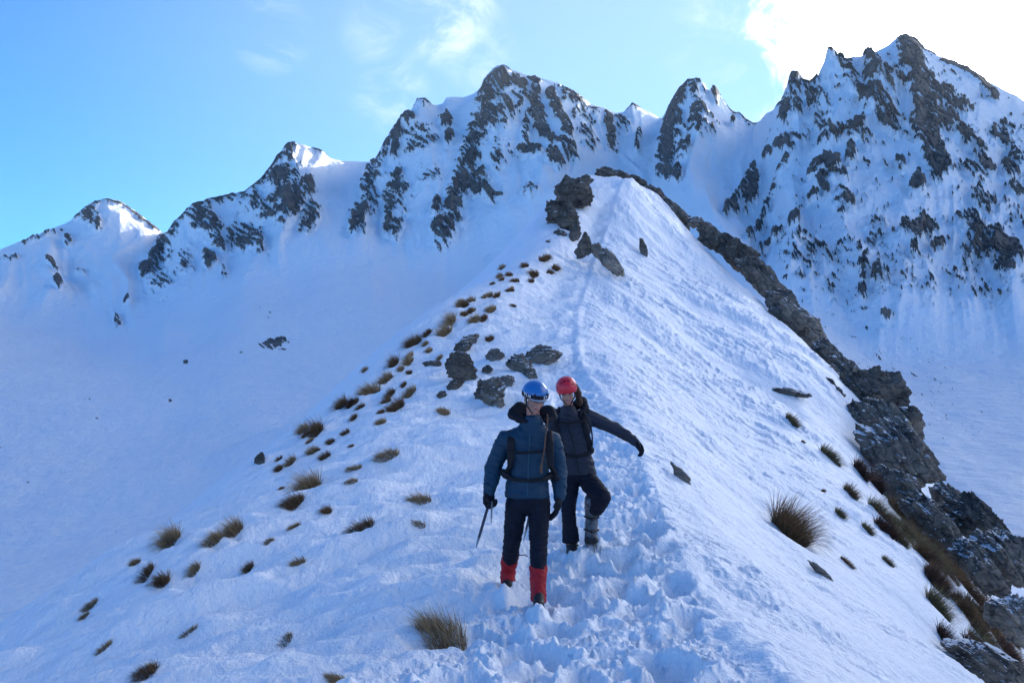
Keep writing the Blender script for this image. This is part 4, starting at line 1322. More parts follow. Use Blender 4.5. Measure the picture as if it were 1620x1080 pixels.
def head_prims(bm, F, k=1.0):
    """skull, jaw, brow, cheeks, nose, lips, ears in the head's own frame (face towards -y)"""
    R3 = F.to_3x3().to_4x4()

    def e(c, r):
        r = (r, r, r) if isinstance(r, (int, float)) else r
        return ell(F @ (Vector(c) * k), tuple(q * k for q in r), R3)
    hull_into(bm, e((0, 0.012, 0.045), (.074, .094, .083)))
    hull_into(bm, np.concatenate([e((0, -0.030, 0.0), (.064, .062, .05)), e((0, -0.045, -0.06), (.050, .045, .035)), e((0, -.070, -.098), (.022, .020, .016))]))
    hull_into(bm, np.concatenate([e((-.045, -.01, -.06), (.016, .03, .02)), e((.045, -.01, -.06), (.016, .03, .02)), e((0, -.066, -.098), (.024, .02, .016))]))
    hull_into(bm, np.concatenate([e((0, -.092, .012), .008), e((0, -.115, -.034), (.013, .011, .009))]))
    hull_into(bm, np.concatenate([e((-.016, -.097, -.036), .008), e((.016, -.097, -.036), .008), e((0, -.104, -.036), .009)]))
    for s in (-1, 1):
        hull_into(bm, np.concatenate([e((s * .012, -.090, .026), .009), e((s * .045, -.076, .024), .010)]))
        hull_into(bm, e((s * .038, -.070, -.030), (.022, .018, .022)))
        hull_into(bm, np.concatenate([e((s * .076, .004, .012), (.007, .016, .014)), e((s * .074, -.002, -.030), (.006, .010, .010))]))
    hull_into(bm, np.concatenate([e((-.020, -.088, -.064), (.008, .007, .006)), e((.020, -.088, -.064), (.008, .007, .006)), e((0, -.096, -.064), (.012, .007, .007))]))


def face_parts(F, org, root, k=1.0, smile=False):
    R3 = F.to_3x3().to_4x4()

    def e(c, r):
        return ell(F @ (Vector(c) * k), tuple(q * k for q in r), R3)
    for s in (-1, 1):
        bm = bmesh.new()
        hull_into(bm, e((s * .030, -.0845, .004), (.016, .010, .0065)))
        plain('eye', bm, M_EYE, org, root)
        bm = bmesh.new()
        hull_into(bm, np.concatenate([e((s * .016, -.098, .030), (.005, .004, .004)), e((s * .046, -.084, .032), (.005, .004, .003))]))
        plain('eyebrow', bm, M_HAIR, org, root)
    bm = bmesh.new()
    w = .024 if smile else .019
    hull_into(bm, np.concatenate([e((-w, -.090, -.064), (.004, .006, .005)), e((w, -.090, -.064), (.004, .006, .005)), e((0, -.100, -.066), (.010, .006, .008))]))
    mo = plain('mouth', bm, M_LIP, org, root)
    if smile:
        bm = bmesh.new()
        hull_into(bm, np.concatenate([e((-.011, -.0955, -.064), (.003, .004, .002)), e((.011, -.0955, -.064), (.003, .004, .002)), e((0, -.1035, -.0655), (.005, .0035, .0022))]))
        plain('teeth', bm, M_TEETH, org, mo)


def shell(F, c, r, zcut, back_drop, off=0.0, nu=48, nv=20, z_hi=None):
    """open dome of an ellipsoid in frame F: rim at local z = zcut (lower at the back)"""
    bm = bmesh.new()
    rows = []
    for j in range(nv + 1):
        row = []
        for i in range(nu):
            a = 2 * math.pi * i / nu
            back = 0.5 * (1 + math.sin(a))               # +y is the back
            zc = zcut - back_drop * back
            s_lo = max(-0.95, min(0.95, (zc - c[2]) / r[2]))
            s_hi = 1.0 if z_hi is None else max(-0.95, min(0.98, (z_hi - back_drop * back - c[2]) / r[2]))
            e0, e1 = math.asin(s_lo), math.asin(s_hi)
            el = e0 + (e1 - e0) * j / nv
            p = Vector((c[0] + (r[0] + off) * math.cos(el) * math.cos(a), c[1] + (r[1] + off) * math.cos(el) * math.sin(a), c[2] + (r[2] + off) * math.sin(el)))
            row.append(bm.verts.new(F @ p))
        rows.append(row)
    for j in range(nv):
        for i in range(nu):
            bm.faces.new((rows[j][i], rows[j][(i + 1) % nu], rows[j + 1][(i + 1) % nu], rows[j + 1][i]))
    if z_hi is None:
        bmesh.ops.remove_doubles(bm, verts=bm.verts, dist=0.0005)
    bmesh.ops.recalc_face_normals(bm, faces=bm.faces)
    geom = bm.faces[:]
    bmesh.ops.solidify(bm, geom=geom, thickness=0.006)
    bmesh.ops.recalc_face_normals(bm, faces=bm.faces)
    return bm


def hel_point(F, c, r, az, z, off):
    """point and frame on the helmet: az in degrees from the front, towards the picture's right"""
    s = (z - c[2]) / r[2]
    k = math.sqrt(max(0.0, 1 - s * s))
    a = rad(az)
    p = Vector((c[0] + (r[0] + off) * k * math.sin(a), c[1] - (r[1] + off) * k * math.cos(a), z))
    n = Vector(((p.x - c[0]) / r[0] ** 2, (p.y - c[1]) / r[1] ** 2, (p.z - c[2]) / r[2] ** 2)).normalized()
    return F @ p, (F.to_3x3() @ n).normalized(), (F.to_3x3() @ Vector((0, 0, 1)))


def letter(ch, F, c, r, az, z, size, org, parent):
    cu = bpy.data.curves.new('t', 'FONT')
    cu.body = ch; cu.size = size; cu.extrude = 0.0012; cu.align_x = 'CENTER'; cu.align_y = 'CENTER'; cu.resolution_u = 3
    cu.offset = size * 0.02
    t = bpy.data.objects.new('tmp', cu)
    COL.objects.link(t)
    dg = bpy.context.evaluated_depsgraph_get()
    dg.update()
    me = bpy.data.meshes.new_from_object(t.evaluated_get(dg), depsgraph=dg)
    bpy.data.objects.remove(t)
    p, n, up = hel_point(F, c, r, az, z, 0.0075)
    x = up.cross(n).normalized(); y = n.cross(x).normalized()
    M = Matrix((( x.x, y.x, n.x, p.x), (x.y, y.y, n.y, p.y), (x.z, y.z, n.z, p.z), (0, 0, 0, 1)))
    me.transform(M)
    me.name = 'letter'
    o = mesh_obj('letter', me, M_WHITE, org, parent)
    me.polygons.foreach_set('use_smooth', np.zeros(len(me.polygons), dtype=bool))
    return o


def glove(name, wrist, d, n, thumb, curl, mat, org, root, spread=0.1, k=1.08):
    """palm, four unequal bent fingers and a thumb; d points to the fingertips, n out of the palm"""
    d = Vector(d).normalized(); n = Vector(n); n = (n - d * n.dot(d)).normalized()
    x = d.cross(n).normalized() * thumb
    W = Vector(wrist)
    bm = bmesh.new()

    def P(a, b, c):
        return W + (d * a + x * b + n * c) * k

    def R(a):
        return a * k
    hull_into(bm, np.concatenate([ell(P(-.045, 0, 0), R(.034)), ell(P(.0, 0, 0), R(.030))]))
    hull_into(bm, np.concatenate([ell(P(.0, .0, 0), R(.026)), ell(P(.075, .026, 0), R(.0165)), ell(P(.070, -.030, 0), R(.0155)), ell(P(.04, .03, .002), R(.018)), ell(P(.03, -.024, .002), R(.018))]))
    for i, (b, ln) in enumerate(((.029, .92), (.010, 1.0), (-.010, .95), (-.029, .78))):
        p = (.080 - 0.004 * abs(i - 1), b)
        a, pos = 0.0, P(p[0], p[1], 0)
        prev = (pos, R(.0125))
        for j, sl in enumerate((.040, .027, .022)):
            a += rad(curl * (0.8, 1.0, 0.7)[j] * (1 + 0.08 * i))
            step = (d * math.cos(a) + n * math.sin(a) + x * spread * (0.5 - i / 3.0) * 0.6) * (sl * ln * k)
            nxt = (prev[0] + step, R((.0115, .0105, .0095)[j]))
            chain(bm, [prev, nxt])
            prev = nxt
    t0 = (P(.018, .026, .006), R(.016)); t1 = (P(.048, .050, .016 + 0.0003 * curl), R(.0135)); t2 = (P(.075, .054 - .0004 * curl, .022 + 0.0005 * curl), R(.011))
    chain(bm, [t0, t1, t2])
    return organic(name, bm, mat, org, root, 0.0038, 2)


def ribbon_tube(pts, r):
    bm = bmesh.new()
    chain(bm, [(p, r) for p in pts])
    return bm


def boot(name, ankle, toe_dir, org, root, mat, up=(0, 0, 1), spikes=True, length=0.29, shaft=True, k=1.0):
    """shell boot with sole and strapped crampon; toe_dir along the foot"""
    f = Vector(toe_dir).normalized(); u = Vector(up); u = (u - f * u.dot(f)).normalized(); s = f.cross(u)
    A = Vector(ankle)

    def P(a, b, c):
        return A + (f * a + s * b + u * c) * k

    def ell(c, r, rot=None):
        return globals()['ell'](c, tuple(q * k for q in r) if not isinstance(r, (int, float)) else r * k, rot)
    rot = Matrix((f, s, u)).transposed().to_4x4()
    bm = bmesh.new()
    if shaft:
        hull_into(bm, np.concatenate([ell(P(-.035, 0, .17), (.060, .058, .03), rot), ell(P(-.025, 0, .02), (.060, .050, .05), rot)]))
    hull_into(bm, np.concatenate([ell(P(-.045, 0, -.045), (.045, .042, .04), rot), ell(P(-.02, 0, .03), (.058, .045, .04), rot), ell(P(.08, 0, -.04), (.05, .045, .035), rot)]))
    hull_into(bm, np.concatenate([ell(P(.06, 0, -.045), (.05, .047, .038), rot), ell(P(length - .12, 0, -.055), (.042, .045, .03), rot), ell(P(-.045, 0, -.05), (.045, .042, .035), rot)]))
    b = organic(name, bm, mat, org, root, 0.006, 3, 0.003, 14, 7)
    bm = bmesh.new()
    hull_into(bm, np.concatenate([ell(P(-.05, 0, -.085), (.042, .041, .012), rot), ell(P(length - .125, 0, -.082), (.046, .048, .012), rot)]))
    plain('sole', bm, M_BOOTB, org, b)
    if shaft:
        bm = bmesh.new()
        for (a, cc) in ((.0, .12), (.02, .05), (.09, -.005)):
            chain(bm, [(P(a - .02, -.050, cc - .02), .010), (P(a + .035, 0, cc + .010), .011), (P(a - .02, .050, cc - .02), .010)])
        hull_into(bm, np.concatenate([ell(P(length - .10, -.02, -.06), (.028, .03, .028), rot), ell(P(length - .10, .02, -.06), (.028, .03, .028), rot)]))
        plain('buckle', bm, M_BOOTB, org, b)
    if spikes:
        bm = bmesh.new()
        chain(bm, [(P(-.085, -.03, -.10), .006), (P(length - .10, -.038, -.10), .006), (P(length - .085, 0, -.10), .006), (P(length - .10, .038, -.10), .006), (P(-.085, .03, -.10), .006)])
        for a in (-.075, -.03, .06, .115, length - .10):
            for sd in (-1, 1):
                hull_into(bm, np.concatenate([ell(P(a, sd * .036, -.10), .009), ell(P(a + .008, sd * .040, -.145), .0025)]))
        for sd in (-1, 1):
            hull_into(bm, np.concatenate([ell(P(length - .10, sd * .022, -.098), .009), ell(P(length - .045, sd * .024, -.118), .003)]))
        plain('crampon', bm, M_STEEL, org, b)
    return b


def ice_axe(grip, spike, pick_tip, label, leash=True):
    g, s, pt = Vector(grip), Vector(spike), Vector(pick_tip)
    ax = (s - g).normalized()
    hd = (pt - g); hd = (hd - ax * hd.dot(ax)).normalized()
    root = bpy.data.objects.new('ice_axe', None)
    COL.objects.link(root)
    root.location = s
    root['label'] = label
    root['category'] = 'ice axe'
    bm = bmesh.new()
    chain(bm, [(g, (.013, .013, .013)), (g + (s - g) * .80, (.012, .012, .012))])
    plain('shaft', bm, M_SHAFT, s, root)
    bm = bmesh.new()
    chain(bm, [(g + (s - g) * .79, .0125), (s, .003)])
    plain('spike', bm, M_STEEL, s, root)
    bm = bmesh.new()
    chain(bm, [(g - hd * .02, .011), (g + hd * .07 + ax * .004, .009), (pt, .004)])
    plain('pick', bm, M_STEEL, s, root)
    bm = bmesh.new()
    sd = ax.cross(hd).normalized()
    hull_into(bm, np.concatenate([ell(g - hd * .01, .010), ell(g - hd * .085 + sd * .024 + ax * .014, .004), ell(g - hd * .085 - sd * .024 + ax * .014, .004)]))
    plain('adze', bm, M_STEEL, s, root)
    return root


def J(u, v, d):
    return Vector(pix(u, v, d))


def body_finish(root, label):
    root['label'] = label
    root['category'] = 'person'


def hiker_front():
    qa, qb = FEET[0], FEET[1]
    D = 0.5 * (qa[1] + qb[1]) - 0.02
    dl, dr_ = qa[1], qb[1]                   # picture-left and picture-right foot depth
    ORG = Vector((0.5 * (qa[0] + qb[0]), D, min(qa[2], qb[2])))
    Hc = J(846, 630, D - 0.10)
    F = head_frame(Hc, 14, 21, 3)
    # joints
    shl, shr = J(800, 695, D), J(874, 696, D + 0.02)
    ell_, elr = J(781, 737, D + 0.05), J(884, 741, D + 0.06)
    wrl, wrr = J(774, 777, D - 0.02), J(885, 785, D + 0.0)
    hpl, hpr = J(818, 797, D), J(853, 797, D)
    knl, knr = J(811, 850, D + 0.02), J(852, 858, D - 0.12)
    anl = Vector((J(803, 910, dl).x, dl, J(803, 910, dl).z)); anr = Vector((J(852, 938, dr_).x, dr_, J(852, 938, dr_).z))
    neck = J(843, 672, D + 0.02)
    chest, waist, hem, hip = J(838, 706, D + 0.01), J(836, 748, D), J(834, 784, D), J(835, 790, D)
    # the body itself, one skin
    bm = bmesh.new()
    head_prims(bm, F)
    chain(bm, [(F @ Vector((0, .025, -.06)), (.056, .056, .05)), (neck, (.058, .058, .05)), (chest, (.15, .10, .12))])
    hull_into(bm, np.concatenate([ell(shl, .065), ell(shr, .065), ell(chest, (.16, .105, .12))]))
    chain(bm, [(chest, (.155, .10, .12)), (waist, (.14, .095, .10)), (hip, (.15, .10, .09))])
    for a, b, c in ((shl, ell_, wrl), (shr, elr, wrr)):
        chain(bm, [(a, .055), (b, .042), (c, .030)])
    for a, b, c in ((hpl, knl, anl), (hpr, knr, anr)):
        chain(bm, [(a, .08), (b, .055), (a.lerp(c, 0.62).lerp(b.lerp(c, 0.35), 1.0), .055), (c, .042)])
    root = organic('person', bm, M_SKIN, ORG, None, 0.006, 2)
    body_finish(root, 'front hiker in teal jacket, red gaiters and blue helmet, looking down')
    face_parts(F, ORG, root)
    # jacket
    bm = bmesh.new()
    chain(bm, [(J(843, 661, D - 0.02), (.080, .082, .044)), (J(840, 682, D + 0.01), (.14, .110, .05))])
    hull_into(bm, np.concatenate([ell(shl, (.078, .085, .075)), ell(shr, (.078, .085, .075)), ell(chest, (.20, .135, .15)), ell(J(840, 678, D), (.12, .09, .04))]))
    chain(bm, [(chest, (.198, .135, .14)), (waist, (.172, .130, .10)), (J(834, 770, D), (.190, .140, .06)), (hem, (.200, .150, .040))])
    chain(bm, [(shl, .082), (shl.lerp(ell_, .5), .082), (ell_, .076), (ell_.lerp(wrl, .5), .070), (wrl, .056)])
    chain(bm, [(shr, .082), (shr.lerp(elr, .5), .080), (elr, .074), (elr.lerp(wrr, .5), .068), (wrr, .055)])
    jk = organic('jacket', bm, M_TEAL, ORG, root, 0.008, 5, 0.017, 8.5, 3, (1, 1, .8))
    bm = bmesh.new()
    hull_into(bm, np.concatenate([ell(J(838, 690, D - .128), (.006, .010, .02)), ell(J(837, 715, D - .133), (.006, .010, .02))]))
    chain(bm, [(J(837, 715, D - .135), .007), (J(836, 745, D - .132), .007), (J(834, 783, D - .145), .007)])
    plain('zip', bm, M_TEAL2, ORG, jk)
    # hood folded back behind the neck
    bm = bmesh.new()
    hull_into(bm, np.concatenate([ell(J(811, 653, D + .05), (.045, .05, .042)), ell(J(822, 642, D + .09), (.05, .06, .04)), ell(J(842, 652, D + .10), (.08, .05, .06))]))
    hull_into(bm, np.concatenate([ell(J(870, 648, D + .08), (.045, .05, .045)), ell(J(876, 659, D + .02), (.035, .05, .04)), ell(J(842, 652, D + .10), (.08, .05, .06))]))
    chain(bm, [(J(810, 655, D + .04), (.042, .05, .036)), (J(822, 662, D - .02), (.045, .04, .038)), (J(833, 667, D - .075), (.030, .025, .022))])
    chain(bm, [(J(876, 660, D + .02), (.035, .045, .036)), (J(864, 665, D - .045), (.032, .035, .030))])
    organic('hood', bm, M_BLACK, ORG, root, 0.008, 4, 0.012, 12, 8)
    # trousers
    bm = bmesh.new()
    hull_into(bm, np.concatenate([ell(hip, (.176, .134, .085)), ell(hpl, (.100, .11, .09)), ell(hpr, (.100, .11, .09))]))
    gl, gr = knl.lerp(anl, .52), knr.lerp(anr, .52)
    chain(bm, [(hpl, (.100, .108, .10)), (hpl.lerp(knl, .55), .092), (knl, .079), (gl, .073)])
    chain(bm, [(hpr, (.100, .108, .10)), (hpr.lerp(knr, .55), .090), (knr, .077), (gr, .071)])
    organic('trousers', bm, M_NAVY, ORG, root, 0.008, 3, 0.014, 7.5, 13, (1, 1, 1.5))
    # gaiters and boots
    for kn, an, t in ((knl, anl, 0.47), (knr, anr, 0.45)):
        top = kn.lerp(an, t)
        bm = bmesh.new()
        chain(bm, [(top, (.078, .078, .012)), (top.lerp(an, .35), (.076, .080, .03)), (top.lerp(an, .8), (.064, .070, .03)), (an + Vector((0, -.02, -.05)), (.068, .090, .025))])
        organic('gaiter', bm, M_REDG, ORG, root, 0.006, 1, 0.014, 12, 19, (1, 1, .6))
        boot('boot', an + Vector((0, 0.0, .0)), (0.0, -1, -0.05), ORG, root, M_BOOTB, spikes=False, shaft=False, length=0.25)
    bm = bmesh.new()
    gg = knl.lerp(anl, .47)
    chain(bm, [(gg + Vector((.07, 0, .005)), .005), (gg + Vector((.125, -.01, .01)), .0045), (gg + Vector((.15, -.01, -.004)), .004)])
    plain('drawcord', bm, M_STRAP, ORG, root)
    # gloves
    glove('glove', wrl, J(773, 796, D - .03) - wrl, (0.6, -0.8, 0), 1, 62, M_BLACK, ORG, root, k=1.3)
    glove('glove', wrr, J(881, 812, D - .02) - wrr, (-1, -0.15, 0), -1, 16, M_BLACK, ORG, root, k=1.3)
    # helmet
    hc_, hr_ = (0, 0.012, 0.048), (.110, .133, .105)
    hel = plain('helmet', shell(F, hc_, hr_, 0.040, 0.055), M_BLUEH, ORG, root)
    plain('goggle_strap', shell(F, hc_, hr_, 0.034, 0.03, 0.006, 48, 4, 0.066), M_STRAP, ORG, hel)
    for az in (-20, 44):
        p, n, up = hel_point(F, hc_, hr_, az, 0.072, 0.004)
        p2, n2, _ = hel_point(F, hc_, hr_, az, 0.046, 0.006)
        bm = bmesh.new()
        chain(bm, [(p, .008), (p2, .010)])
        plain('strap_clip', bm, M_STRAP, ORG, hel)
    for ch, az, z in (('V', -66, .053), ('L', -55, .052), ('N', -42, .050), ('S', 24, .049), ('T', 36, .050)):
        letter(ch, F, hc_, hr_, az, z, 0.034, ORG, hel)
    # pale cap peak under the helmet rim
    R3 = F.to_3x3().to_4x4()
    bm = bmesh.new()
    hull_into(bm, np.concatenate([ell(F @ Vector((-.066, -.070, .036)), (.012, .016, .006), R3), ell(F @ Vector((.066, -.070, .036)), (.012, .016, .006), R3),
                                  ell(F @ Vector((-.045, -.128, .026)), (.02, .014, .004), R3), ell(F @ Vector((.045, -.128, .026)), (.02, .014, .004), R3), ell(F @ Vector((0, -.140, .026)), (.02, .012, .004), R3)]))
    pk = plain('cap_peak', bm, M_PALE, ORG, root)
    bm = bmesh.new()
    chain(bm, [(F @ Vector((-.068, -.118, .024)), .005), (F @ Vector((-.03, -.146, .020)), .005), (F @ Vector((.03, -.146, .020)), .005), (F @ Vector((.068, -.118, .024)), .005)])
    plain('peak_edge', bm, M_STRAP, ORG, pk)
    for s in (-1, 1):
        bm = bmesh.new()
        chain(bm, [(F @ Vector((s * .082, -.01, .03)), .006), (F @ Vector((s * .070, -.03, -.06)), .005), (F @ Vector((s * .02, -.055, -.118)), .005)])
        plain('chin_strap', bm, M_STRAP, ORG, hel)
        bm = bmesh.new()
        chain(bm, [(F @ Vector((s * .074, .02, .02)), (.012, .03, .02)), (F @ Vector((s * .070, .03, -.03)), (.012, .03, .025))])
        organic('hair', bm, M_HAIRB, ORG, root, 0.005, 1, 0.004, 40, 3)
    # rucksack
    pk = bpy.data.objects.new('rucksack', None)
    COL.objects.link(pk)
    po = J(838, 770, D + .24)
    pk.location = po
    pk['label'] = 'black rucksack worn by the front hiker, brown drinking tube on its strap'
    pk['category'] = 'rucksack'
    bm = bmesh.new()
    hull_into(bm, np.concatenate([ell(J(838, 690, D + .25), (.13, .09, .08)), ell(J(838, 755, D + .25), (.15, .10, .08))]))
    organic('pack_body', bm, M_BLACK, po, pk, 0.01, 4, 0.01, 9, 5)
    for x0, x1, x2 in ((808, 808, 797), (868, 870, 880)):
        bm = bmesh.new()
        sg = -1 if x0 < 838 else 1
        chain(bm, [(J(x0, 686, D + .09), (.034, .02, .02)), (J(x0, 683, D - .03), (.034, .020, .02)), (J(x1, 700, D - .125), (.034, .014, .02)), (J(x1, 722, D - .128), (.032, .014, .02)), (J(x1 + sg, 738, D - .105), (.026, .014, .02)), (J(x2, 750, D - .03), (.014, .012, .014)), (J(x2, 754, D + .10), (.014, .012, .014))])
        organic('shoulder_strap', bm, M_STRAP, po, pk, 0.006, 2)
    plain('chest_strap', ribbon_tube([J(806, 714, D - .142), J(822, 716, D - .158), J(852, 714, D - .156), J(872, 711, D - .142)], (.011, .008, .011)), M_STRAP, po, pk)
    bm = bmesh.new()
    chain(bm, [(J(797, 750, D + .1), (.02, .02, .03)), (J(800, 753, D - .06), (.016, .018, .026)), (J(815, 758, D - .135), (.016, .012, .018)), (J(836, 760, D - .152), (.016, .011, .016)), (J(858, 758, D - .132), (.016, .012, .018)), (J(872, 753, D - .06), (.016, .018, .026)), (J(875, 750, D + .1), (.02, .02, .03))])
    organic('hip_belt', bm, M_STRAP, po, pk, 0.006, 2)
    for (u, v) in ((799, 747), (876, 751)):
        bm = bmesh.new()
        hull_into(bm, np.concatenate([ell(J(u - 3, v, D - .02), (.035, .04, .034)), ell(J(u + 4, v + 5, D - .07), (.03, .03, .028))]))
        organic('belt_pocket', bm, M_BLACK, po, pk, 0.006, 3, 0.006, 16, 9)
    plain('drinking_tube', ribbon_tube([J(866, 655, D - .03), J(866, 668, D - .115), J(863, 690, D - .165), J(861, 712, D - .172), J(858, 728, D - .168), J(856, 738, D - .163)], .0065), M_TUBE, po, pk)
    plain('mouthpiece', ribbon_tube([J(856, 738, D - .163), J(856, 747, D - .163)], .012), M_TUBE, po, pk)
    ice_axe(J(774, 794, D - .06), J(753, 866, D - .16), J(777, 826, D - .28), 'ice axe with a dark shaft held low in the front hiker\'s glove, spike down')


def hiker_rear():
    q = FEET[2]
    D = q[1]
    ORG = Vector(q)
    Hc = J(897, 619, D - 0.14)
    F = head_frame(Hc, -2, 22, -8)
    shl, shr = J(876, 662, D + .02), J(930, 659, D + .06)
    ell_, elr = J(860, 708, D + .02), J(975, 679, D + .05)
    wrl, wrr = J(850, 752, D + .05), J(1006, 699, D - .02)
    hpl, hpr = J(903, 756, D + .06), J(927, 756, D + .06)
    knl, knr = J(899, 806, D - .04), J(952, 786, D - .26)
    anl, anr = J(904, 868, D + .0), J(938, 812, D - .02)
    neck = J(899, 652, D - .02)
    chest, waist, hem, hip = J(905, 690, D + .02), J(912, 722, D + .05), J(917, 748, D + .06), J(915, 753, D + .06)
    bm = bmesh.new()
    head_prims(bm, F, 0.97)
    chain(bm, [(F @ Vector((0, .025, -.06)), .050), (neck, .046), (chest, (.10, .06, .08))])
    hull_into(bm, np.concatenate([ell(shl, .050), ell(shr, .050), ell(chest, (.13, .075, .10))]))
    chain(bm, [(chest, (.125, .075, .10)), (waist, (.115, .08, .09)), (hip, (.14, .10, .07))])
    for a, b, c in ((shl, ell_, wrl), (shr, elr, wrr)):
        chain(bm, [(a, .050), (b, .038), (c, .027)])
    for a, b, c in ((hpl, knl, anl), (hpr, knr, anr)):
        chain(bm, [(a, .078), (b, .052), (b.lerp(c, .35), .052), (c, .038)])
    root = organic('person', bm, M_SKIN, ORG, None, 0.006, 2)
    body_finish(root, 'hiker behind in dark grey jacket and red helmet, one arm held out')
    face_parts(F, ORG, root, 0.97, True)
    bm = bmesh.new()
    chain(bm, [(J(899, 646, D - .06), (.080, .080, .044)), (J(902, 664, D), (.12, .105, .05))])
    hull_into(bm, np.concatenate([ell(shl, (.070, .075, .068)), ell(shr, (.070, .075, .068)), ell(chest, (.175, .125, .13))]))
    chain(bm, [(chest, (.178, .128, .13)), (waist, (.160, .125, .09)), (J(915, 738, D + .06), (.168, .130, .05)), (hem, (.176, .138, .04))])
    chain(bm, [(shl, .072), (ell_, .060), (wrl, .048)])
    chain(bm, [(shr, .074), (shr.lerp(elr, .5), .070), (elr, .062), (elr.lerp(wrr, .5), .056), (wrr, .044)])
    jk = organic('jacket', bm, M_GREY, ORG, root, 0.008, 4, 0.016, 8.5, 23, (.8, 1, 1))
    chz = bmesh.new()
    chain(chz, [(J(897, 668, D - .105), .005), (J(904, 690, D - .115), .005), (J(911, 722, D - .085), .005), (J(916, 748, D - .08), .005)])
    plain('zip', chz, M_STRAP, ORG, jk)
    bm = bmesh.new()
    chain(bm, [(J(883, 651, D + .04), (.04, .05, .04)), (J(900, 646, D + .12), (.06, .06, .05)), (J(921, 636, D + .09), (.055, .07, .055)), (J(926, 646, D + .03), (.04, .05, .05)), (J(918, 655, D - .04), (.028, .04, .03))])
    organic('hood', bm, M_BLACK, ORG, root, 0.008, 3, 0.014, 14, 28)
    bm = bmesh.new()
    chain(bm, [(J(911, 612, D - .06), (.03, .05, .03)), (J(915, 624, D - .04), (.034, .05, .04)), (J(917, 636, D - .02), (.034, .05, .045))])
    organic('hair', bm, M_HAIR, ORG, root, 0.005, 1, 0.012, 34, 31)
    bm = bmesh.new()
    hull_into(bm, np.concatenate([ell(hip, (.156, .125, .08)), ell(hpl, (.088, .10, .08)), ell(hpr, (.088, .10, .08))]))
    chain(bm, [(hpl, .095), (hpl.lerp(knl, .5), .086), (knl, .072), (knl.lerp(anl, .45), .074), (knl.lerp(anl, .78), (.092, .092, .03))])
    chain(bm, [(hpr, .100), (hpr.lerp(knr, .5), .100), (knr, .092), (knr.lerp(anr, .5), .088), (knr.lerp(anr, .9), (.088, .09, .05))])
    organic('trousers', bm, M_NAVY, ORG, root, 0.008, 3, 0.012, 7.5, 33, (1, 1, 1.5))
    boot('boot', anl + Vector((0.01, 0, .0)), (0.22, -1, -0.18), ORG, root, M_BOOTB, (0, -.1, 1), k=1.15)
    b2 = boot('boot', J(936, 822, D - .03), (-0.06, -0.78, -0.62), ORG, root, M_BOOTG, (0, -0.62, 0.78), k=1.4, length=0.24)
    b2['label'] = 'pale grey lifted boot'
    glove('glove', wrr, J(1014, 709, D - .05) - wrr, (-.2, -.6, -.8), -1, 26, M_BLACK, ORG, root)
    glove('glove', wrl, J(847, 772, D + .02) - wrl, (1, -.2, 0), 1, 62, M_BLACK, ORG, root)
    hc_, hr_ = (0, 0.012, 0.042), (.106, .128, .108)
    hel = plain('helmet', shell(F, hc_, hr_, 0.020, 0.060), M_REDH, ORG, root)
    R3 = F.to_3x3()
    for (az, z, w, h) in ((-8, .132, .016, .007), (28, .128, .010, .010), (52, .092, .012, .011), (74, .062, .012, .010), (-58, .072, .012, .010), (-34, .118, .010, .008), (8, .060, .006, .004)):
        p, n, up = hel_point(F, hc_, hr_, az, z, 0.0)
        x = up.cross(n).normalized(); y = n.cross(x).normalized()
        rot = Matrix((x, y, n)).transposed().to_4x4()
        bm = bmesh.new()
        hull_into(bm, ell(p, (w, h, .0035), rot))
        plain('vent', bm, M_STRAP, ORG, hel)
    for s in (-1, 1):
        bm = bmesh.new()
        chain(bm, [(F @ Vector((s * .084, -.02, .02)), .007), (F @ Vector((s * .068, -.04, -.055)), .006), (F @ Vector((s * .02, -.06, -.112)), .006)])
        plain('chin_strap', bm, M_STRAP, ORG, hel)
    pk = bpy.data.objects.new('rucksack', None)
    COL.objects.link(pk)
    po = J(912, 745, D + .27)
    pk.location = po
    pk['label'] = 'black rucksack worn by the hiker behind, its tube looping out beside the ribs'
    pk['category'] = 'rucksack'
    bm = bmesh.new()
    hull_into(bm, np.concatenate([ell(J(904, 680, D + .26), (.12, .09, .08)), ell(J(912, 728, D + .27), (.14, .10, .08))]))
    organic('pack_body', bm, M_BLACK, po, pk, 0.01, 4, 0.01, 9, 45)
    for pts in (((880, 655, .05), (879, 660, -.05), (881, 680, -.098), (882, 700, -.092), (884, 716, -.05)), ((925, 651, .08), (922, 656, -.02), (926, 678, -.078), (932, 700, -.06), (934, 716, .0))):
        bm = bmesh.new()
        chain(bm, [(J(u, v, D + y), (.030, .016, .018)) for (u, v, y) in pts])
        organic('shoulder_strap', bm, M_STRAP, po, pk, 0.006, 2)
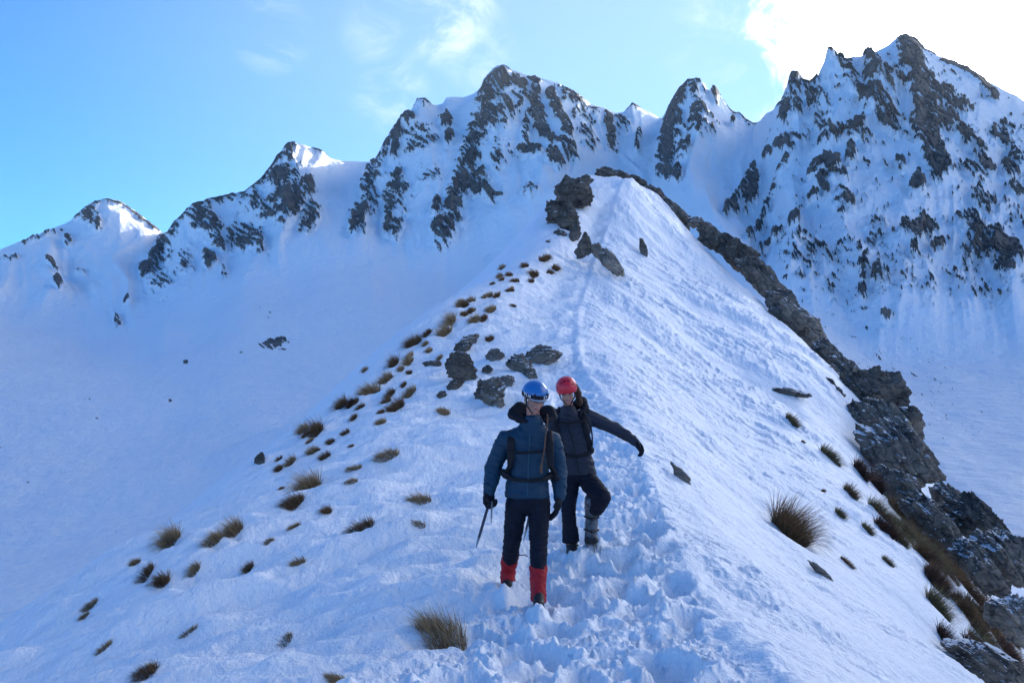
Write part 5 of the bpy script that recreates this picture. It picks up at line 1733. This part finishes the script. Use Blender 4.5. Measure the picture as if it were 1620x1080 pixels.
    plain('chest_strap', ribbon_tube([J(882, 668, D - .105), J(902, 669, D - .122), J(924, 666, D - .09)], (.010, .008, .010)), M_STRAP, po, pk)
    bm = bmesh.new()
    chain(bm, [(J(888, 718, D + .0), (.016, .016, .024)), (J(900, 721, D - .075), (.016, .012, .018)), (J(914, 721, D - .085), (.016, .012, .018)), (J(930, 717, D - .04), (.018, .02, .026)), (J(937, 712, D + .04), (.022, .03, .034))])
    organic('hip_belt', bm, M_STRAP, po, pk, 0.006, 2)
    bm = bmesh.new()
    hull_into(bm, np.concatenate([ell(J(934, 708, D - .0), (.03, .03, .03)), ell(J(930, 716, D - .03), (.028, .028, .03))]))
    organic('belt_pocket', bm, M_BLACK, po, pk, 0.006, 3, 0.006, 16, 49)
    plain('drinking_tube', ribbon_tube([J(921, 648, D - .03), J(929, 662, D - .10), J(935, 676, D - .12), J(937, 690, D - .12), J(937, 704, D - .07)], .008), M_STRAP, po, pk)
    ice_axe(J(848, 770, D - .0), J(828, 856, D - .06), J(852, 790, D - .24), 'ice axe hanging from the rear hiker\'s hand, seen between the front hiker\'s legs')


hiker_front()
hiker_rear()


# ------------------------------------------------------------------ haze: the air between here and the far peaks
hm = bpy.data.materials.new('mountain_air')
hm.use_nodes = True
hm.node_tree.nodes.clear()
pv = hm.node_tree.nodes.new('ShaderNodeVolumePrincipled')
pv.inputs['Color'].default_value = (0.80, 0.90, 1.0, 1)
pv.inputs['Density'].default_value = 0.00008
pv.inputs['Anisotropy'].default_value = 0.2
ho = hm.node_tree.nodes.new('ShaderNodeOutputMaterial')
hm.node_tree.links.new(pv.outputs[0], ho.inputs['Volume'])
hb = bmesh.new()
bmesh.ops.create_cube(hb, size=1.0, matrix=Matrix.Translation((0, 0, 50)) @ Matrix.Diagonal((3300, 3300, 520, 1)))
hme = bpy.data.meshes.new('haze')
hb.to_mesh(hme)
hb.free()
hme.materials.append(hm)
haze = bpy.data.objects.new('haze', hme)
COL.objects.link(haze)
haze['kind'] = 'stuff'
haze['label'] = 'thin cold air between the ridge and the far peaks'
